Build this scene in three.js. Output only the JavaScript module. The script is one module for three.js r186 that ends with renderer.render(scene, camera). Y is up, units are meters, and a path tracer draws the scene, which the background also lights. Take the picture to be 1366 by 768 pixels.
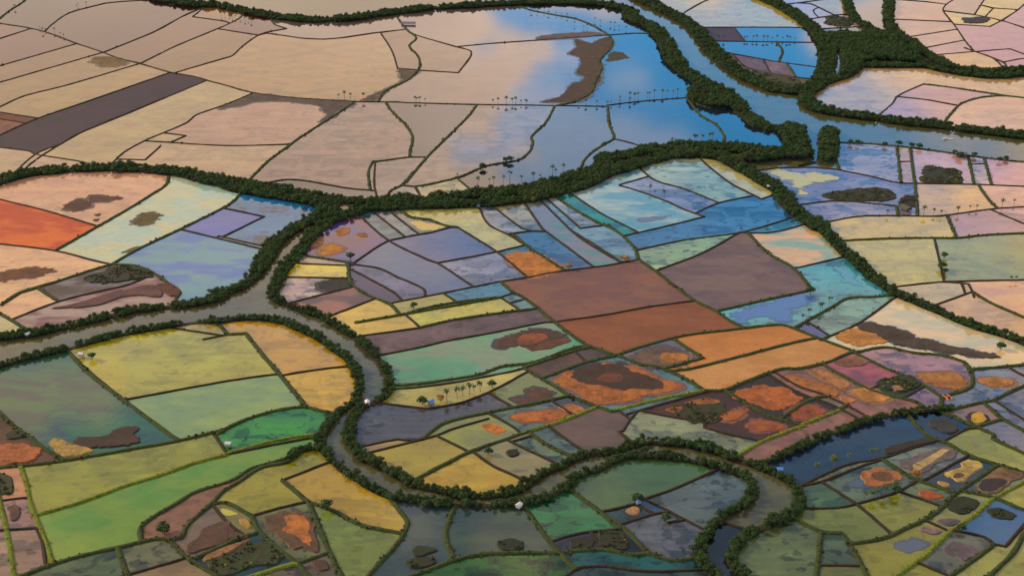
// Flooded fish ponds of a river delta seen from a low-flying aircraft: x east, z south, metres.
import * as THREE from 'three';
import { mergeGeometries } from 'three/addons/utils/BufferGeometryUtils.js';

// ---------------------------------------------------------------- camera, sky, sun, exposure
const scene = new THREE.Scene();
const camera = new THREE.PerspectiveCamera(24, 1366 / 768, 1, 12000);
camera.position.set(0, 626, 0);
camera.rotation.set(THREE.MathUtils.degToRad(-25), 0, 0);

const renderer = new THREE.WebGLRenderer({ antialias: true });
renderer.toneMapping = THREE.LinearToneMapping;
renderer.toneMappingExposure = 0.95;
renderer.shadowMap.enabled = true;

// the sun stands low on the left, behind thin cloud
const sunDirection = new THREE.Vector3(-0.83, 0.44, -0.34).normalize();
const sun = new THREE.DirectionalLight(new THREE.Color(1.0, 0.78, 0.52), 4.2);
sun.position.copy(sunDirection).multiplyScalar(3000).add(new THREE.Vector3(0, 0, -1700));
sun.target.position.set(0, 0, -1700);
sun.castShadow = true;
sun.shadow.radius = 8;
sun.shadow.mapSize.set(4096, 4096);
Object.assign(sun.shadow.camera, { left: -1700, right: 1700, top: 1700, bottom: -1700, near: 100, far: 6000 });
scene.add(sun, sun.target);

// seeded random numbers and lattice noise
function generator(seed) {
  let a = seed >>> 0;
  return () => {
    a = (a + 0x6d2b79f5) >>> 0;
    let t = Math.imul(a ^ (a >>> 15), 1 | a);
    t = (t + Math.imul(t ^ (t >>> 7), 61 | t)) ^ t;
    return ((t ^ (t >>> 14)) >>> 0) / 4294967296;
  };
}
function lattice(x, y, z) {
  let h = (Math.imul(x, 374761393) + Math.imul(y, 668265263) + Math.imul(z, 1274126177)) | 0;
  h = Math.imul(h ^ (h >>> 13), 1103515245);
  return ((h ^ (h >>> 16)) >>> 0) / 4294967296;
}
const ease = (t) => t * t * (3 - 2 * t);
const mix = (a, b, t) => a + (b - a) * t;
const step = (a, b, x) => ease(Math.min(1, Math.max(0, (x - a) / (b - a))));
function noise(x, y, z = 0) {
  const i = Math.floor(x), j = Math.floor(y), k = Math.floor(z);
  const u = ease(x - i), v = ease(y - j), w = ease(z - k);
  const plane = (q) => mix(mix(lattice(i, j, q), lattice(i + 1, j, q), u), mix(lattice(i, j + 1, q), lattice(i + 1, j + 1, q), u), v);
  return mix(plane(k), plane(k + 1), w);
}
function cloudNoise(x, y, z, octaves = 5) {
  let s = 0, a = 0.5, t = 0;
  for (let o = 0; o < octaves; o++) { s += a * noise(x, y, z); t += a; a *= 0.5; x = x * 2.03 + 17.3; y = y * 2.03 + 5.1; z = z * 2.03 + 9.7; }
  return s / t;
}

// evening sky: blue with broken, warmly lit cloud all round
const SKY_SHIFT = [29.5, 46.0, 38.1];
{
  const w = 1024, h = 512, data = new Float32Array(w * h * 4), d = new THREE.Vector3();
  for (let j = 0; j < h; j++) {
    const el = ((j + 0.5) / h - 0.5) * Math.PI;
    for (let i = 0; i < w; i++) {
      const az = ((i + 0.5) / w - 0.5) * 2 * Math.PI;
      d.set(Math.cos(az) * Math.cos(el), Math.sin(el), Math.sin(az) * Math.cos(el));
      const e = Math.max(0, d.y), toSun = Math.max(0, d.dot(sunDirection));
      const air = Math.pow(1 - e, 5);
      const glow = Math.pow(toSun, 6);
      const high = step(0.28, 0.62, e);                       // unseen grey veil, added so the near ponds reflect neutrally
      let r = mix(mix(0.04, 0.24, high), 0.42, air) + 0.9 * glow, g = mix(mix(0.58, 0.34, high), 0.80, air) + 0.5 * glow, b = mix(mix(1.3, 0.46, high), 1.2, air) + 0.18 * glow;
      const q = 1 / (e + 0.22);
      const n = cloudNoise(d.x * q * 1.6 + SKY_SHIFT[0], SKY_SHIFT[1], d.z * q * 1.6 + SKY_SHIFT[2], 6) + 0.42 * (cloudNoise(d.x * q * 7 + 3.7, 12.5, d.z * q * 11 + 8.1, 5) - 0.5);
      const wisp = 0.55 * step(0.55, 0.64, cloudNoise(d.x * q * 3.4 + 10.5, 45.0, d.z * q * 6.5 + 46.8, 6));
      const addedCloud = 0.7 * step(0.34, 0.5, e) * step(0.46, 0.60, cloudNoise(d.x * q * 5.2 + 30.3, 3.5, d.z * q * 5.8 + 14.2, 6));   // unseen high cloud, added to warm reflections in the yellow ponds
      const cover = Math.max(step(0.485, 0.515, n), addedCloud);
      const thick = step(0.48, 0.70, n + 0.25 * (cloudNoise(d.x * q * 6 + 1.3, 9.5, d.z * q * 9 + 2.2, 5) - 0.5));
      const warm = 0.5 + 0.5 * d.dot(sunDirection);
      const cr = mix(1.28, 0.98, thick) * mix(0.95, 1.12, warm), cg = mix(1.02, 0.80, thick), cb = mix(0.96, 0.78, thick) * mix(1.1, 0.72, warm);
      r = mix(r, 1.1, wisp); g = mix(g, 1.1, wisp); b = mix(b, 1.2, wisp);
      r = mix(r, cr, cover); g = mix(g, cg, cover); b = mix(b, cb, cover);
      const o = (j * w + i) * 4, level = 0.92;
      data[o] = r * level; data[o + 1] = g * level; data[o + 2] = b * level; data[o + 3] = 1;
    }
  }
  const sky = new THREE.DataTexture(data, w, h, THREE.RGBAFormat, THREE.FloatType);
  sky.mapping = THREE.EquirectangularReflectionMapping;
  sky.magFilter = sky.minFilter = THREE.LinearFilter;
  sky.wrapS = THREE.RepeatWrapping;
  sky.needsUpdate = true;
  scene.background = sky;
  scene.environment = sky;
}

// ---------------------------------------------------------------- surveyed ground plan
// [kind, colour, second colour, look, outline x,z ... in metres]
const PONDS = [
 ["r",[92,92,56],0,"olive",[-760,-3030,139,-3030,322,-2542,336,-2484,335,-2479,341,-2443,349,-2326,359,-2258,358,-2251,366,-2209,382,-2156,399,-2113,417,-2084,426,-2076,455,-2074,473,-2090,484,-2103,492,-2115,513,-2165,533,-2230,554,-2326,559,-2356,562,-2406,561,-2473,659,-2496,675,-2421,690,-2296,691,-2253,696,-2226,585,-2228,570,-2196,552,-2167,531,-2152,506,-2126,494,-2111,492,-2105,467,-2070,461,-2054,458,-2036,457,-2011,459,-1992,465,-1979,477,-1965,566,-1922,638,-1897,688,-1871,799,-1827,763,-1732,663,-1763,578,-1806,545,-1818,509,-1828,464,-1833,450,-1788,445,-1762,439,-1721,411,-1730,373,-1730,314,-1714,299,-1753,285,-1771,264,-1785,228,-1777,203,-1766,146,-1723,121,-1699,95,-1663,86,-1653,30,-1615,-3,-1601,-42,-1590,-137,-1585,-146,-1582,-177,-1578,-195,-1566,-222,-1537,-233,-1513,-232,-1510,-235,-1507,-241,-1484,-248,-1436,-257,-1398,-258,-1385,-259,-1357,-261,-1337,-259,-1322,-257,-1316,-252,-1308,-232,-1291,-203,-1272,-195,-1264,-180,-1245,-163,-1225,-147,-1203,-141,-1190,-138,-1187,-129,-1167,-123,-1151,-119,-1136,-116,-1120,-117,-1112,-119,-1103,-125,-1093,-137,-1085,-140,-1082,-143,-1075,-146,-1057,-145,-1044,-146,-1031,-145,-1023,-142,-1017,-138,-1010,-130,-998,-117,-984,-98,-968,-88,-958,-88,-957,-90,-956,-90,-955,-76,-950,-54,-940,-41,-936,-26,-935,-6,-938,2,-941,6,-944,16,-954,25,-968,41,-979,52,-991,60,-997,76,-1002,102,-1006,103,-1009,102,-1010,107,-1015,113,-1018,130,-1019,152,-1016,167,-1011,178,-1005,191,-992,202,-986,213,-978,226,-966,233,-956,236,-947,236,-940,236,-933,234,-922,227,-913,212,-901,199,-893,191,-887,167,-903,168,-905,174,-911,188,-921,196,-932,199,-940,201,-951,201,-958,199,-964,192,-971,176,-981,164,-988,143,-995,124,-998,103,-997,91,-993,80,-985,74,-977,62,-972,54,-967,51,-963,49,-955,46,-951,35,-940,21,-931,8,-926,-17,-923,-53,-924,-63,-926,-93,-934,-107,-941,-119,-951,-148,-983,-166,-1012,-168,-1016,-168,-1023,-165,-1048,-158,-1069,-154,-1077,-147,-1086,-144,-1093,-144,-1112,-146,-1131,-147,-1139,-156,-1165,-165,-1182,-176,-1194,-188,-1212,-200,-1226,-235,-1257,-256,-1266,-282,-1266,-291,-1264,-297,-1260,-319,-1260,-336,-1256,-392,-1234,-410,-1224,-444,-1198,-479,-1178,-526,-1139,-550,-1166,-566,-1209,-487,-1227,-437,-1258,-407,-1279,-388,-1286,-345,-1296,-308,-1316,-309,-1319,-321,-1325,-301,-1335,-295,-1343,-290,-1354,-286,-1375,-281,-1447,-276,-1472,-262,-1506,-222,-1574,-223,-1578,-246,-1597,-301,-1625,-349,-1645,-361,-1653,-370,-1664,-320,-1642,-275,-1626,-237,-1607,-212,-1600,-172,-1597,-150,-1603,-104,-1603,-61,-1618,-8,-1625,45,-1652,113,-1707,122,-1721,127,-1748,129,-1756,134,-1762,188,-1790,238,-1804,297,-1804,401,-1769,408,-1823,408,-1850,404,-1885,376,-1896,367,-1906,361,-1927,346,-2013,332,-2076,326,-2095,307,-2135,291,-2180,285,-2209,278,-2275,276,-2369,270,-2451,260,-2501,230,-2559,227,-2571,232,-2613,231,-2626,223,-2638,193,-2666,144,-2689,46,-2689,-166,-2641,-322,-2550,-346,-2544,-408,-2550,-462,-2577,-517,-2613,-563,-2647,-565,-2651,-566,-2663,-622,-2670,-668,-2686,-694,-2702,-733,-2741,-729,-2792,-731,-2827,-742,-2922]],
 ["w",[51,95,59],[44,69,64],"yellow green",[-445,-1195,-444,-1195,-439,-1189,-434,-1181,-410,-1148,-394,-1130,-314,-1043,-295,-1024,-385,-993,-410,-1013,-426,-1030,-448,-1049,-450,-1053,-457,-1061,-524,-1137,-475,-1177]],
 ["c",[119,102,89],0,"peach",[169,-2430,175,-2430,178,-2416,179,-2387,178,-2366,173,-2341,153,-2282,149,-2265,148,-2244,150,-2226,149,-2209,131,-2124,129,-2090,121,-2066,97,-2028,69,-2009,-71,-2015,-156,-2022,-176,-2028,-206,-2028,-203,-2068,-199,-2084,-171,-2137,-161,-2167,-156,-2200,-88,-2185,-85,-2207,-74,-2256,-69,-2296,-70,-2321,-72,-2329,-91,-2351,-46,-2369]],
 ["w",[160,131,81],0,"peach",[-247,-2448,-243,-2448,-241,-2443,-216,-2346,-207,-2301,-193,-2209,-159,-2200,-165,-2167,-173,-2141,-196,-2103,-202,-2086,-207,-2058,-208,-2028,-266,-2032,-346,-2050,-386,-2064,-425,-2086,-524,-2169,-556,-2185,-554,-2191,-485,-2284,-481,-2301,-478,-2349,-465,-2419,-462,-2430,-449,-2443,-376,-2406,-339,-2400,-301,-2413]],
 ["w",[52,69,64],0,"dark green",[59,-842,74,-841,91,-837,100,-835,116,-835,148,-838,149,-834,156,-823,156,-822,158,-818,159,-816,163,-809,180,-778,-13,-778,42,-830,48,-838,52,-840]],
 ["w",[44,92,29],0,"green",[10,-859,37,-859,40,-852,43,-847,43,-846,47,-841,48,-839,46,-837,41,-832,-15,-778,-105,-778,-116,-803,-116,-804,-112,-807,-38,-852,-28,-856,-18,-857]],
 ["w",[85,129,37],[105,135,36],"yellow green",[-171,-1030,-169,-1030,-170,-1021,-169,-1014,-181,-1008,-196,-995,-222,-980,-235,-961,-245,-954,-256,-949,-266,-940,-274,-927,-285,-913,-294,-900,-295,-894,-295,-891,-290,-874,-329,-858,-350,-846,-361,-870,-382,-906,-383,-909,-383,-909,-356,-924,-322,-951,-298,-966,-266,-990,-251,-997,-246,-1001,-201,-1019]],
 ["w",[177,171,37],0,"olive",[-357,-1245,-299,-1228,-299,-1226,-314,-1220,-314,-1218,-311,-1218,-289,-1229,-272,-1230,-254,-1196,-225,-1146,-235,-1145,-264,-1136,-361,-1097,-424,-1171,-443,-1197,-400,-1226]],
 ["c",[29,47,65],0,"blue",[222,-2443,267,-2440,273,-2372,276,-2265,280,-2219,281,-2219,286,-2185,305,-2126,319,-2101,329,-2072,343,-2011,362,-1908,374,-1890,402,-1880,406,-1827,404,-1804,400,-1776,328,-1801,299,-1807,307,-1856,307,-1887,301,-1920,286,-1956,281,-1988,276,-2050,195,-2030,147,-2011,144,-2005,80,-2009,94,-2019,104,-2030,118,-2052,129,-2078,132,-2093,134,-2124,144,-2169,152,-2212,152,-2230,150,-2249,152,-2265,159,-2289,172,-2326,180,-2361,182,-2403,179,-2430]],
 ["w",[149,153,63],0,"yellow green",[421,-910,445,-888,403,-778,310,-778,346,-816,396,-782,396,-784,395,-785,348,-818,387,-859,392,-865,401,-879]],
 ["c",[122,96,86],0,"pink",[-243,-2024,-197,-2022,-186,-1980,-169,-1940,-154,-1897,-149,-1880,-144,-1855,-142,-1771,-192,-1751,-194,-1714,-191,-1688,-184,-1643,-213,-1650,-262,-1675,-292,-1684,-311,-1679,-340,-1658,-348,-1658,-349,-1663,-344,-1685,-341,-1710,-332,-1757,-301,-1861,-263,-1962]],
 ["w",[203,177,128],[168,168,136],"pale peach",[416,-1320,446,-1285,464,-1257,482,-1240,501,-1225,541,-1174,474,-1161,445,-1157,444,-1172,426,-1186,401,-1190,387,-1199,377,-1203,364,-1202,342,-1193,316,-1218,315,-1220,347,-1242,359,-1253,378,-1275]],
 ["w",[218,175,131],0,"pale peach",[-669,-1483,-541,-1447,-519,-1438,-481,-1415,-459,-1405,-474,-1392,-503,-1360,-529,-1341,-540,-1324,-544,-1306,-546,-1303,-545,-1297,-542,-1301,-534,-1327,-520,-1341,-518,-1340,-506,-1328,-505,-1325,-489,-1310,-488,-1307,-497,-1299,-520,-1267,-524,-1266,-548,-1288,-617,-1343]],
 ["w",[147,149,33],0,"yellow green",[-264,-1038,-263,-1037,-265,-1035,-264,-1033,-248,-1004,-248,-1002,-249,-1001,-272,-989,-297,-969,-324,-952,-359,-925,-384,-910,-384,-910,-385,-912,-394,-930,-406,-958,-419,-982,-390,-988,-305,-1018,-284,-1027]],
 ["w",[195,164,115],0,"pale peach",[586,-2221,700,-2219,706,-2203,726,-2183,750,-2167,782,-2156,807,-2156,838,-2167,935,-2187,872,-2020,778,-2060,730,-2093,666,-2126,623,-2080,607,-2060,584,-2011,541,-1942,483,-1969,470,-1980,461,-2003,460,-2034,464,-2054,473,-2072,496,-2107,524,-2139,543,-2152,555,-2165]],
 ["m",[100,68,66],[114,77,60],"pink brown",[144,-1418,160,-1387,176,-1347,180,-1343,187,-1325,194,-1312,193,-1310,147,-1297,98,-1276,44,-1260,18,-1311,11,-1323,2,-1332,-11,-1356,-11,-1358,14,-1366,58,-1386,109,-1401]],
 ["w",[78,135,91],[107,126,93],"green",[37,-1257,45,-1256,62,-1223,75,-1205,64,-1203,19,-1170,-10,-1162,-33,-1145,-48,-1139,-88,-1128,-101,-1125,-116,-1125,-118,-1138,-120,-1149,-127,-1167,-134,-1180,-133,-1182,-85,-1203,-68,-1214,-26,-1230,28,-1254]],
 ["c",[40,47,57],0,"blue",[67,-2003,146,-2001,143,-1908,146,-1866,145,-1850,140,-1840,127,-1827,127,-1818,115,-1801,101,-1766,95,-1744,93,-1732,93,-1694,57,-1665,13,-1638,-19,-1626,-41,-1623,-44,-1623,-71,-1685,-35,-1732,3,-1750,10,-1756,19,-1769,25,-1787,28,-1804,30,-1827,30,-1838,28,-1850,29,-1856,50,-1917]],
 ["w",[207,160,128],0,"pale peach",[-555,-1721,-520,-1720,-461,-1708,-455,-1682,-453,-1667,-456,-1649,-462,-1635,-484,-1568,-503,-1521,-580,-1571,-702,-1638,-645,-1699,-624,-1708]],
 ["w",[167,177,143],[143,177,169],"pale yellow",[-459,-1707,-434,-1699,-416,-1682,-405,-1675,-376,-1667,-362,-1649,-351,-1642,-352,-1618,-356,-1597,-384,-1542,-439,-1448,-456,-1407,-475,-1415,-517,-1440,-529,-1444,-528,-1451,-525,-1456,-480,-1570,-464,-1615,-464,-1619,-454,-1643,-451,-1665,-453,-1679]],
 ["m",[83,69,79],[101,84,84],"grey",[273,-1498,282,-1498,294,-1440,300,-1425,311,-1409,317,-1395,321,-1381,326,-1348,324,-1337,323,-1336,277,-1316,216,-1285,215,-1289,195,-1314,163,-1386,218,-1433,244,-1461]],
 ["w",[132,151,79],[115,140,88],"yellow green",[-227,-1145,-222,-1142,-191,-1084,-209,-1081,-224,-1074,-245,-1059,-258,-1043,-292,-1026,-295,-1027,-307,-1038,-359,-1095,-277,-1129]],
 ["w",[29,98,176],[68,133,156],"blue",[-401,-1507,-355,-1484,-283,-1442,-286,-1412,-287,-1379,-291,-1359,-296,-1347,-305,-1336,-325,-1327,-325,-1323,-312,-1317,-339,-1303,-357,-1296,-361,-1314,-360,-1324,-360,-1332,-364,-1338,-377,-1351,-377,-1353,-391,-1371,-404,-1385,-422,-1401,-434,-1405,-451,-1406,-453,-1408,-436,-1447]],  // blue of the reflected sky put into both base colours
 ["c",[112,96,88],0,"peach",[-53,-2009,64,-2003,56,-1956,47,-1915,28,-1863,27,-1856,27,-1846,29,-1835,27,-1812,21,-1783,14,-1768,4,-1756,-25,-1744,-38,-1735,-63,-1699,-84,-1681,-125,-1657,-142,-1661,-137,-1672,-116,-1771,-64,-1953]],
 ["w",[94,109,66],0,"yellow green",[223,-908,235,-894,244,-886,214,-778,202,-778,182,-818,180,-821,179,-823,173,-834,169,-843,169,-850,170,-856,173,-864,182,-877,192,-886,213,-900]],
 ["w",[145,150,60],0,"yellow green",[634,-1499,639,-1499,661,-1461,626,-1368,503,-1362,478,-1359,502,-1480,528,-1480,566,-1491]],
 ["w",[170,135,116],0,"peach",[-409,-2070,-353,-2046,-247,-2022,-266,-1965,-305,-1861,-312,-1833,-318,-1827,-372,-1820,-406,-1820,-478,-1831,-482,-1835,-469,-1858,-471,-1865,-503,-1877,-483,-1913,-479,-1925,-478,-1945,-475,-1958,-436,-2015]],
 ["c",[105,92,87],0,"pink",[-10,-2670,5,-2670,22,-2638,42,-2613,120,-2553,134,-2533,155,-2490,171,-2446,172,-2438,168,-2435,-30,-2382,-99,-2356,-169,-2430,-187,-2457,-199,-2493,-225,-2595,-164,-2632]],
 ["w",[165,149,100],0,"peach",[-498,-2139,-455,-2107,-436,-2088,-415,-2074,-414,-2070,-440,-2019,-477,-1965,-480,-1953,-484,-1924,-493,-1903,-523,-1850,-534,-1822,-545,-1783,-544,-1780,-547,-1754,-547,-1726,-564,-1724,-574,-1742,-581,-1748,-608,-1762,-649,-1777,-645,-1799,-624,-1875,-576,-1971]],
 ["m",[166,68,29],[191,94,32],"pink brown",[-706,-1637,-584,-1570,-504,-1518,-532,-1447,-671,-1486,-721,-1621]],
 ["w",[32,50,70],[29,42,63],"dark blue",[360,-1071,366,-1037,368,-1031,370,-1028,374,-1026,374,-1024,356,-1016,322,-997,288,-987,274,-978,243,-955,237,-951,236,-951,233,-959,229,-966,219,-975,211,-982,236,-998,257,-1014,264,-1019,264,-1021,288,-1037,297,-1040,313,-1051,324,-1057]],
 ["m",[110,62,29],[120,69,31],"brown",[193,-1308,196,-1308,199,-1304,211,-1289,227,-1258,238,-1245,202,-1237,170,-1227,131,-1206,103,-1185,73,-1210,64,-1225,46,-1257,47,-1259,96,-1273,145,-1294]],
 ["m",[39,29,40],[50,31,43],"grey",[-568,-2185,-523,-2163,-507,-2150,-501,-2141,-621,-1896,-632,-1868,-643,-1825,-659,-1798,-662,-1785,-664,-1785,-671,-1794,-683,-1801,-752,-1823,-725,-1901,-707,-1945,-655,-2030]],
 ["w",[67,156,168],0,"teal",[385,-1427,387,-1427,391,-1412,396,-1382,400,-1363,414,-1325,388,-1320,369,-1320,360,-1317,353,-1311,343,-1298,338,-1294,290,-1246,285,-1251,279,-1253,263,-1252,241,-1246,229,-1260,217,-1283,259,-1305,323,-1333,324,-1334,328,-1349,320,-1396,325,-1396,334,-1400]],
 ["w",[60,109,105],0,"grey",[104,-1184,121,-1167,143,-1158,151,-1153,165,-1137,180,-1114,132,-1097,92,-1075,59,-1100,52,-1108,30,-1137,70,-1167]],
 ["w",[178,154,120],0,"peach",[-524,-1836,-406,-1815,-316,-1820,-335,-1759,-346,-1698,-351,-1661,-354,-1661,-371,-1670,-408,-1681,-431,-1702,-440,-1707,-519,-1724,-544,-1726,-543,-1759,-502,-1756,-498,-1799,-495,-1810,-496,-1818,-498,-1818,-499,-1810,-505,-1760,-543,-1763,-543,-1774,-537,-1801]],
 ["c",[29,46,71],0,"blue",[271,-2044,274,-2044,278,-1988,283,-1953,299,-1917,304,-1885,304,-1851,297,-1809,281,-1812,247,-1810,199,-1799,183,-1791,183,-1812,177,-1825,147,-1850,148,-1870,145,-1911,148,-2005,202,-2026]],
 ["w",[61,92,49],[50,79,52],"green",[109,-996,129,-996,144,-993,160,-987,175,-979,140,-952,129,-945,108,-934,99,-926,71,-915,61,-931,46,-949,49,-952,52,-962,55,-966,61,-970,75,-975,82,-984,94,-993]],
 ["w",[130,118,143],0,"grey",[373,-1726,409,-1726,439,-1717,482,-1688,499,-1670,511,-1665,527,-1665,528,-1664,501,-1554,479,-1555,484,-1584,485,-1588,484,-1589,435,-1603,402,-1605,350,-1588,348,-1621,346,-1641,317,-1708,342,-1718]],
 ["w",[204,165,133],0,"pale peach",[763,-2054,778,-2054,870,-2015,801,-1831,633,-1904,677,-1986,698,-2019,731,-2044]],
 ["w",[62,29,29],0,"brown",[-735,-2735,-698,-2695,-680,-2682,-607,-2657,-631,-2598,-663,-2454,-714,-2321,-718,-2321,-774,-2374,-829,-2432,-859,-2459,-863,-2504,-861,-2574,-858,-2595,-847,-2622,-809,-2679,-779,-2695,-736,-2705]],
 ["w",[39,59,59],[55,75,59],"dark blue",[6,-924,8,-924,26,-880,36,-860,9,-860,-19,-859,-33,-856,-44,-851,-51,-874,-52,-887,-51,-899,-46,-922,-17,-922,0,-923]],
 ["w",[34,29,29],0,"brown",[-990,-3030,-918,-3030,-815,-2852,-768,-2778,-741,-2745,-739,-2735,-741,-2715,-783,-2705,-814,-2689,-855,-2626,-862,-2607,-866,-2574,-867,-2507,-864,-2465,-908,-2496,-975,-2530,-979,-2629,-976,-2679]],
 ["w",[34,29,29],0,"brown",[-1253,-3030,-995,-3026,-983,-2715,-980,-2682,-984,-2635,-981,-2533,-1089,-2595]],
 ["w",[42,58,67],[54,71,71],"dark blue",[-100,-935,-89,-931,-64,-924,-47,-922,-51,-904,-53,-888,-52,-874,-46,-850,-117,-805,-118,-808,-108,-829,-98,-851,-97,-852,-90,-868,-85,-884,-83,-893,-83,-899,-84,-904]],
 ["m",[115,81,90],[149,135,128],"mauve",[-401,-1377,-399,-1377,-394,-1371,-373,-1343,-363,-1334,-362,-1331,-361,-1326,-363,-1317,-358,-1296,-405,-1284,-485,-1231,-488,-1231,-520,-1262,-520,-1265,-485,-1307,-464,-1322,-425,-1345,-413,-1358]],
 ["w",[194,172,82],0,"pale peach",[146,-3030,398,-3030,467,-2824,389,-2712,364,-2670,315,-2574]],
 ["w",[179,152,44],0,"olive",[-155,-990,-154,-990,-150,-984,-143,-974,-120,-950,-112,-942,-103,-937,-84,-902,-84,-897,-85,-886,-87,-886,-106,-891,-114,-894,-122,-898,-130,-904,-144,-917,-167,-930,-181,-949,-192,-960]],
 ["w",[84,80,82],0,"grey",[-23,-1109,0,-1082,-45,-1065,-60,-1057,-66,-1051,-70,-1046,-80,-1027,-94,-1025,-103,-1027,-137,-1013,-139,-1013,-143,-1023,-145,-1031,-144,-1043,-145,-1056,-141,-1075,-136,-1084,-125,-1091,-87,-1080,-76,-1079,-45,-1091,-31,-1100]],
 ["w",[63,109,152],0,"blue",[343,-1630,345,-1630,346,-1625,347,-1587,353,-1559,353,-1554,299,-1515,261,-1495,203,-1478,146,-1448,144,-1450,142,-1463,134,-1487,189,-1518,238,-1548,239,-1553,230,-1560,230,-1563,253,-1587,263,-1596,309,-1621,318,-1607]],
 ["w",[192,179,60],0,"yellow",[460,-1480,501,-1480,477,-1359,449,-1354,413,-1344,409,-1345,400,-1373,394,-1413,387,-1436,382,-1470,412,-1476]],
 ["w",[191,142,96],[209,162,89],"pale pink",[622,-1365,625,-1365,571,-1221,513,-1305,502,-1333,504,-1354,490,-1357]],
 ["w",[89,137,147],[148,165,152],"blue",[167,-1733,170,-1730,180,-1694,140,-1664,139,-1657,157,-1643,175,-1625,197,-1598,215,-1571,235,-1550,186,-1520,152,-1502,112,-1561,73,-1637,73,-1639,94,-1656,127,-1701]],
 ["w",[97,88,65],0,"tan",[-167,-844,-163,-844,-159,-838,-158,-838,-153,-829,-151,-826,-150,-823,-132,-797,-132,-796,-133,-795,-153,-783,-153,-782,-149,-783,-131,-795,-127,-789,-133,-778,-171,-778,-211,-821]],
 ["m",[171,127,68],[160,113,58],"brown",[309,-1221,339,-1192,334,-1190,313,-1174,291,-1162,276,-1158,262,-1158,259,-1157,236,-1142,219,-1130,207,-1120,200,-1115,182,-1115,169,-1135,156,-1151,170,-1154,179,-1158,286,-1212]],
 ["w",[138,115,100],0,"brown",[-401,-889,-400,-889,-398,-884,-374,-828,-411,-799,-444,-884]],
 ["w",[75,94,60],0,"yellow green",[-290,-830,-290,-830,-289,-828,-264,-778,-351,-778,-358,-795]],
 ["w",[197,155,38],0,"amber",[-273,-1264,-261,-1264,-245,-1260,-231,-1251,-211,-1234,-194,-1216,-177,-1193,-165,-1179,-165,-1178,-159,-1170,-156,-1161,-164,-1162,-182,-1158,-222,-1145,-254,-1200,-271,-1233,-290,-1231,-305,-1256,-296,-1257,-290,-1261]],
 ["w",[118,135,59],0,"yellow green",[-165,-927,-143,-914,-128,-900,-118,-894,-107,-889,-86,-884,-89,-875,-93,-864,-100,-850,-118,-809,-140,-857,-155,-900]],
 ["m",[61,29,29],0,"dark brown",[198,-1113,201,-1111,226,-1075,233,-1065,240,-1060,257,-1053,261,-1049,238,-1036,221,-1024,193,-1035,173,-1047,175,-1058,153,-1063,120,-1076,121,-1078,139,-1088,186,-1112]],
 ["w",[84,102,105],0,"grey",[177,-978,192,-968,197,-963,199,-959,200,-954,200,-949,199,-944,196,-935,190,-926,185,-921,177,-916,170,-910,161,-898,155,-888,124,-920,110,-932,110,-933,113,-935,127,-942,140,-950]],
 ["w",[206,164,99],0,"peach",[499,-1330,500,-1328,498,-1317,499,-1317,500,-1324,501,-1327,502,-1327,506,-1313,514,-1296,570,-1219,554,-1177,544,-1175,504,-1225,467,-1259,451,-1284,444,-1292,449,-1296]],
 ["w",[133,107,42],0,"brown",[-715,-2309,-708,-2306,-672,-2268,-637,-2244,-639,-2237,-717,-2122,-766,-2066,-778,-2040,-794,-1984,-872,-2020,-883,-2048]],
 ["m",[106,91,103],0,"grey",[24,-1289,27,-1289,42,-1260,27,-1257,-17,-1236,-64,-1219,-88,-1205,-135,-1184,-135,-1184,-148,-1208,-159,-1223,-152,-1226,-95,-1243,-72,-1257,-50,-1267]],
 ["w",[75,94,60],0,"yellow green",[-307,-865,-306,-864,-291,-832,-358,-797,-360,-797,-372,-827,-355,-840,-340,-850]],
 ["w",[155,149,30],0,"olive",[-169,-1012,-167,-1011,-166,-1007,-157,-995,-156,-992,-156,-991,-194,-962,-193,-959,-192,-959,-190,-956,-183,-948,-168,-929,-190,-921,-208,-910,-210,-910,-221,-920,-233,-928,-239,-929,-245,-926,-242,-934,-238,-944,-228,-957,-218,-974,-210,-981,-198,-985,-190,-989,-186,-994,-181,-1006]],
 ["w",[32,117,174],0,"blue",[-349,-1641,-251,-1596,-236,-1585,-226,-1574,-266,-1503,-278,-1473,-281,-1461,-281,-1454,-285,-1456,-342,-1486,-305,-1549,-305,-1553,-359,-1580,-353,-1596,-350,-1613]],  // mirrored sky blue painted in as the base colour
 ["w",[135,135,42],0,"olive",[330,-902,344,-889,345,-886,341,-882,327,-867,315,-855,269,-814,267,-846,264,-871,279,-873,290,-877,303,-884]],
 ["w",[149,124,60],0,"brown",[-632,-2239,-574,-2191,-572,-2187,-710,-1947,-790,-1980,-773,-2038,-763,-2060,-712,-2118]],
 ["w",[194,172,82],0,"pale peach",[468,-2817,471,-2817,533,-2629,554,-2516,555,-2490,517,-2496,358,-2496,338,-2484,334,-2516,318,-2571,385,-2695]],
 ["w",[123,132,81],0,"yellow green",[117,-1075,147,-1063,173,-1056,172,-1045,196,-1031,219,-1022,209,-1014,191,-996,182,-1004,174,-1010,155,-1017,131,-1021,115,-1021,108,-1018,97,-1038,99,-1039,107,-1059,109,-1062,112,-1069,113,-1069,114,-1073]],
 ["c",[29,29,29],0,"dark blue",[165,-901,190,-886,181,-877,172,-864,169,-856,168,-849,168,-843,171,-834,177,-823,201,-778,181,-778,156,-826,151,-834,146,-845,144,-855,145,-861,147,-868,155,-886]],
 ["m",[159,103,40],[169,111,46],"orange",[272,-1251,284,-1248,308,-1224,306,-1222,284,-1214,173,-1158,154,-1153,150,-1156,156,-1161,188,-1178,189,-1180,185,-1186,165,-1220,166,-1222,196,-1233]],
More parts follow.
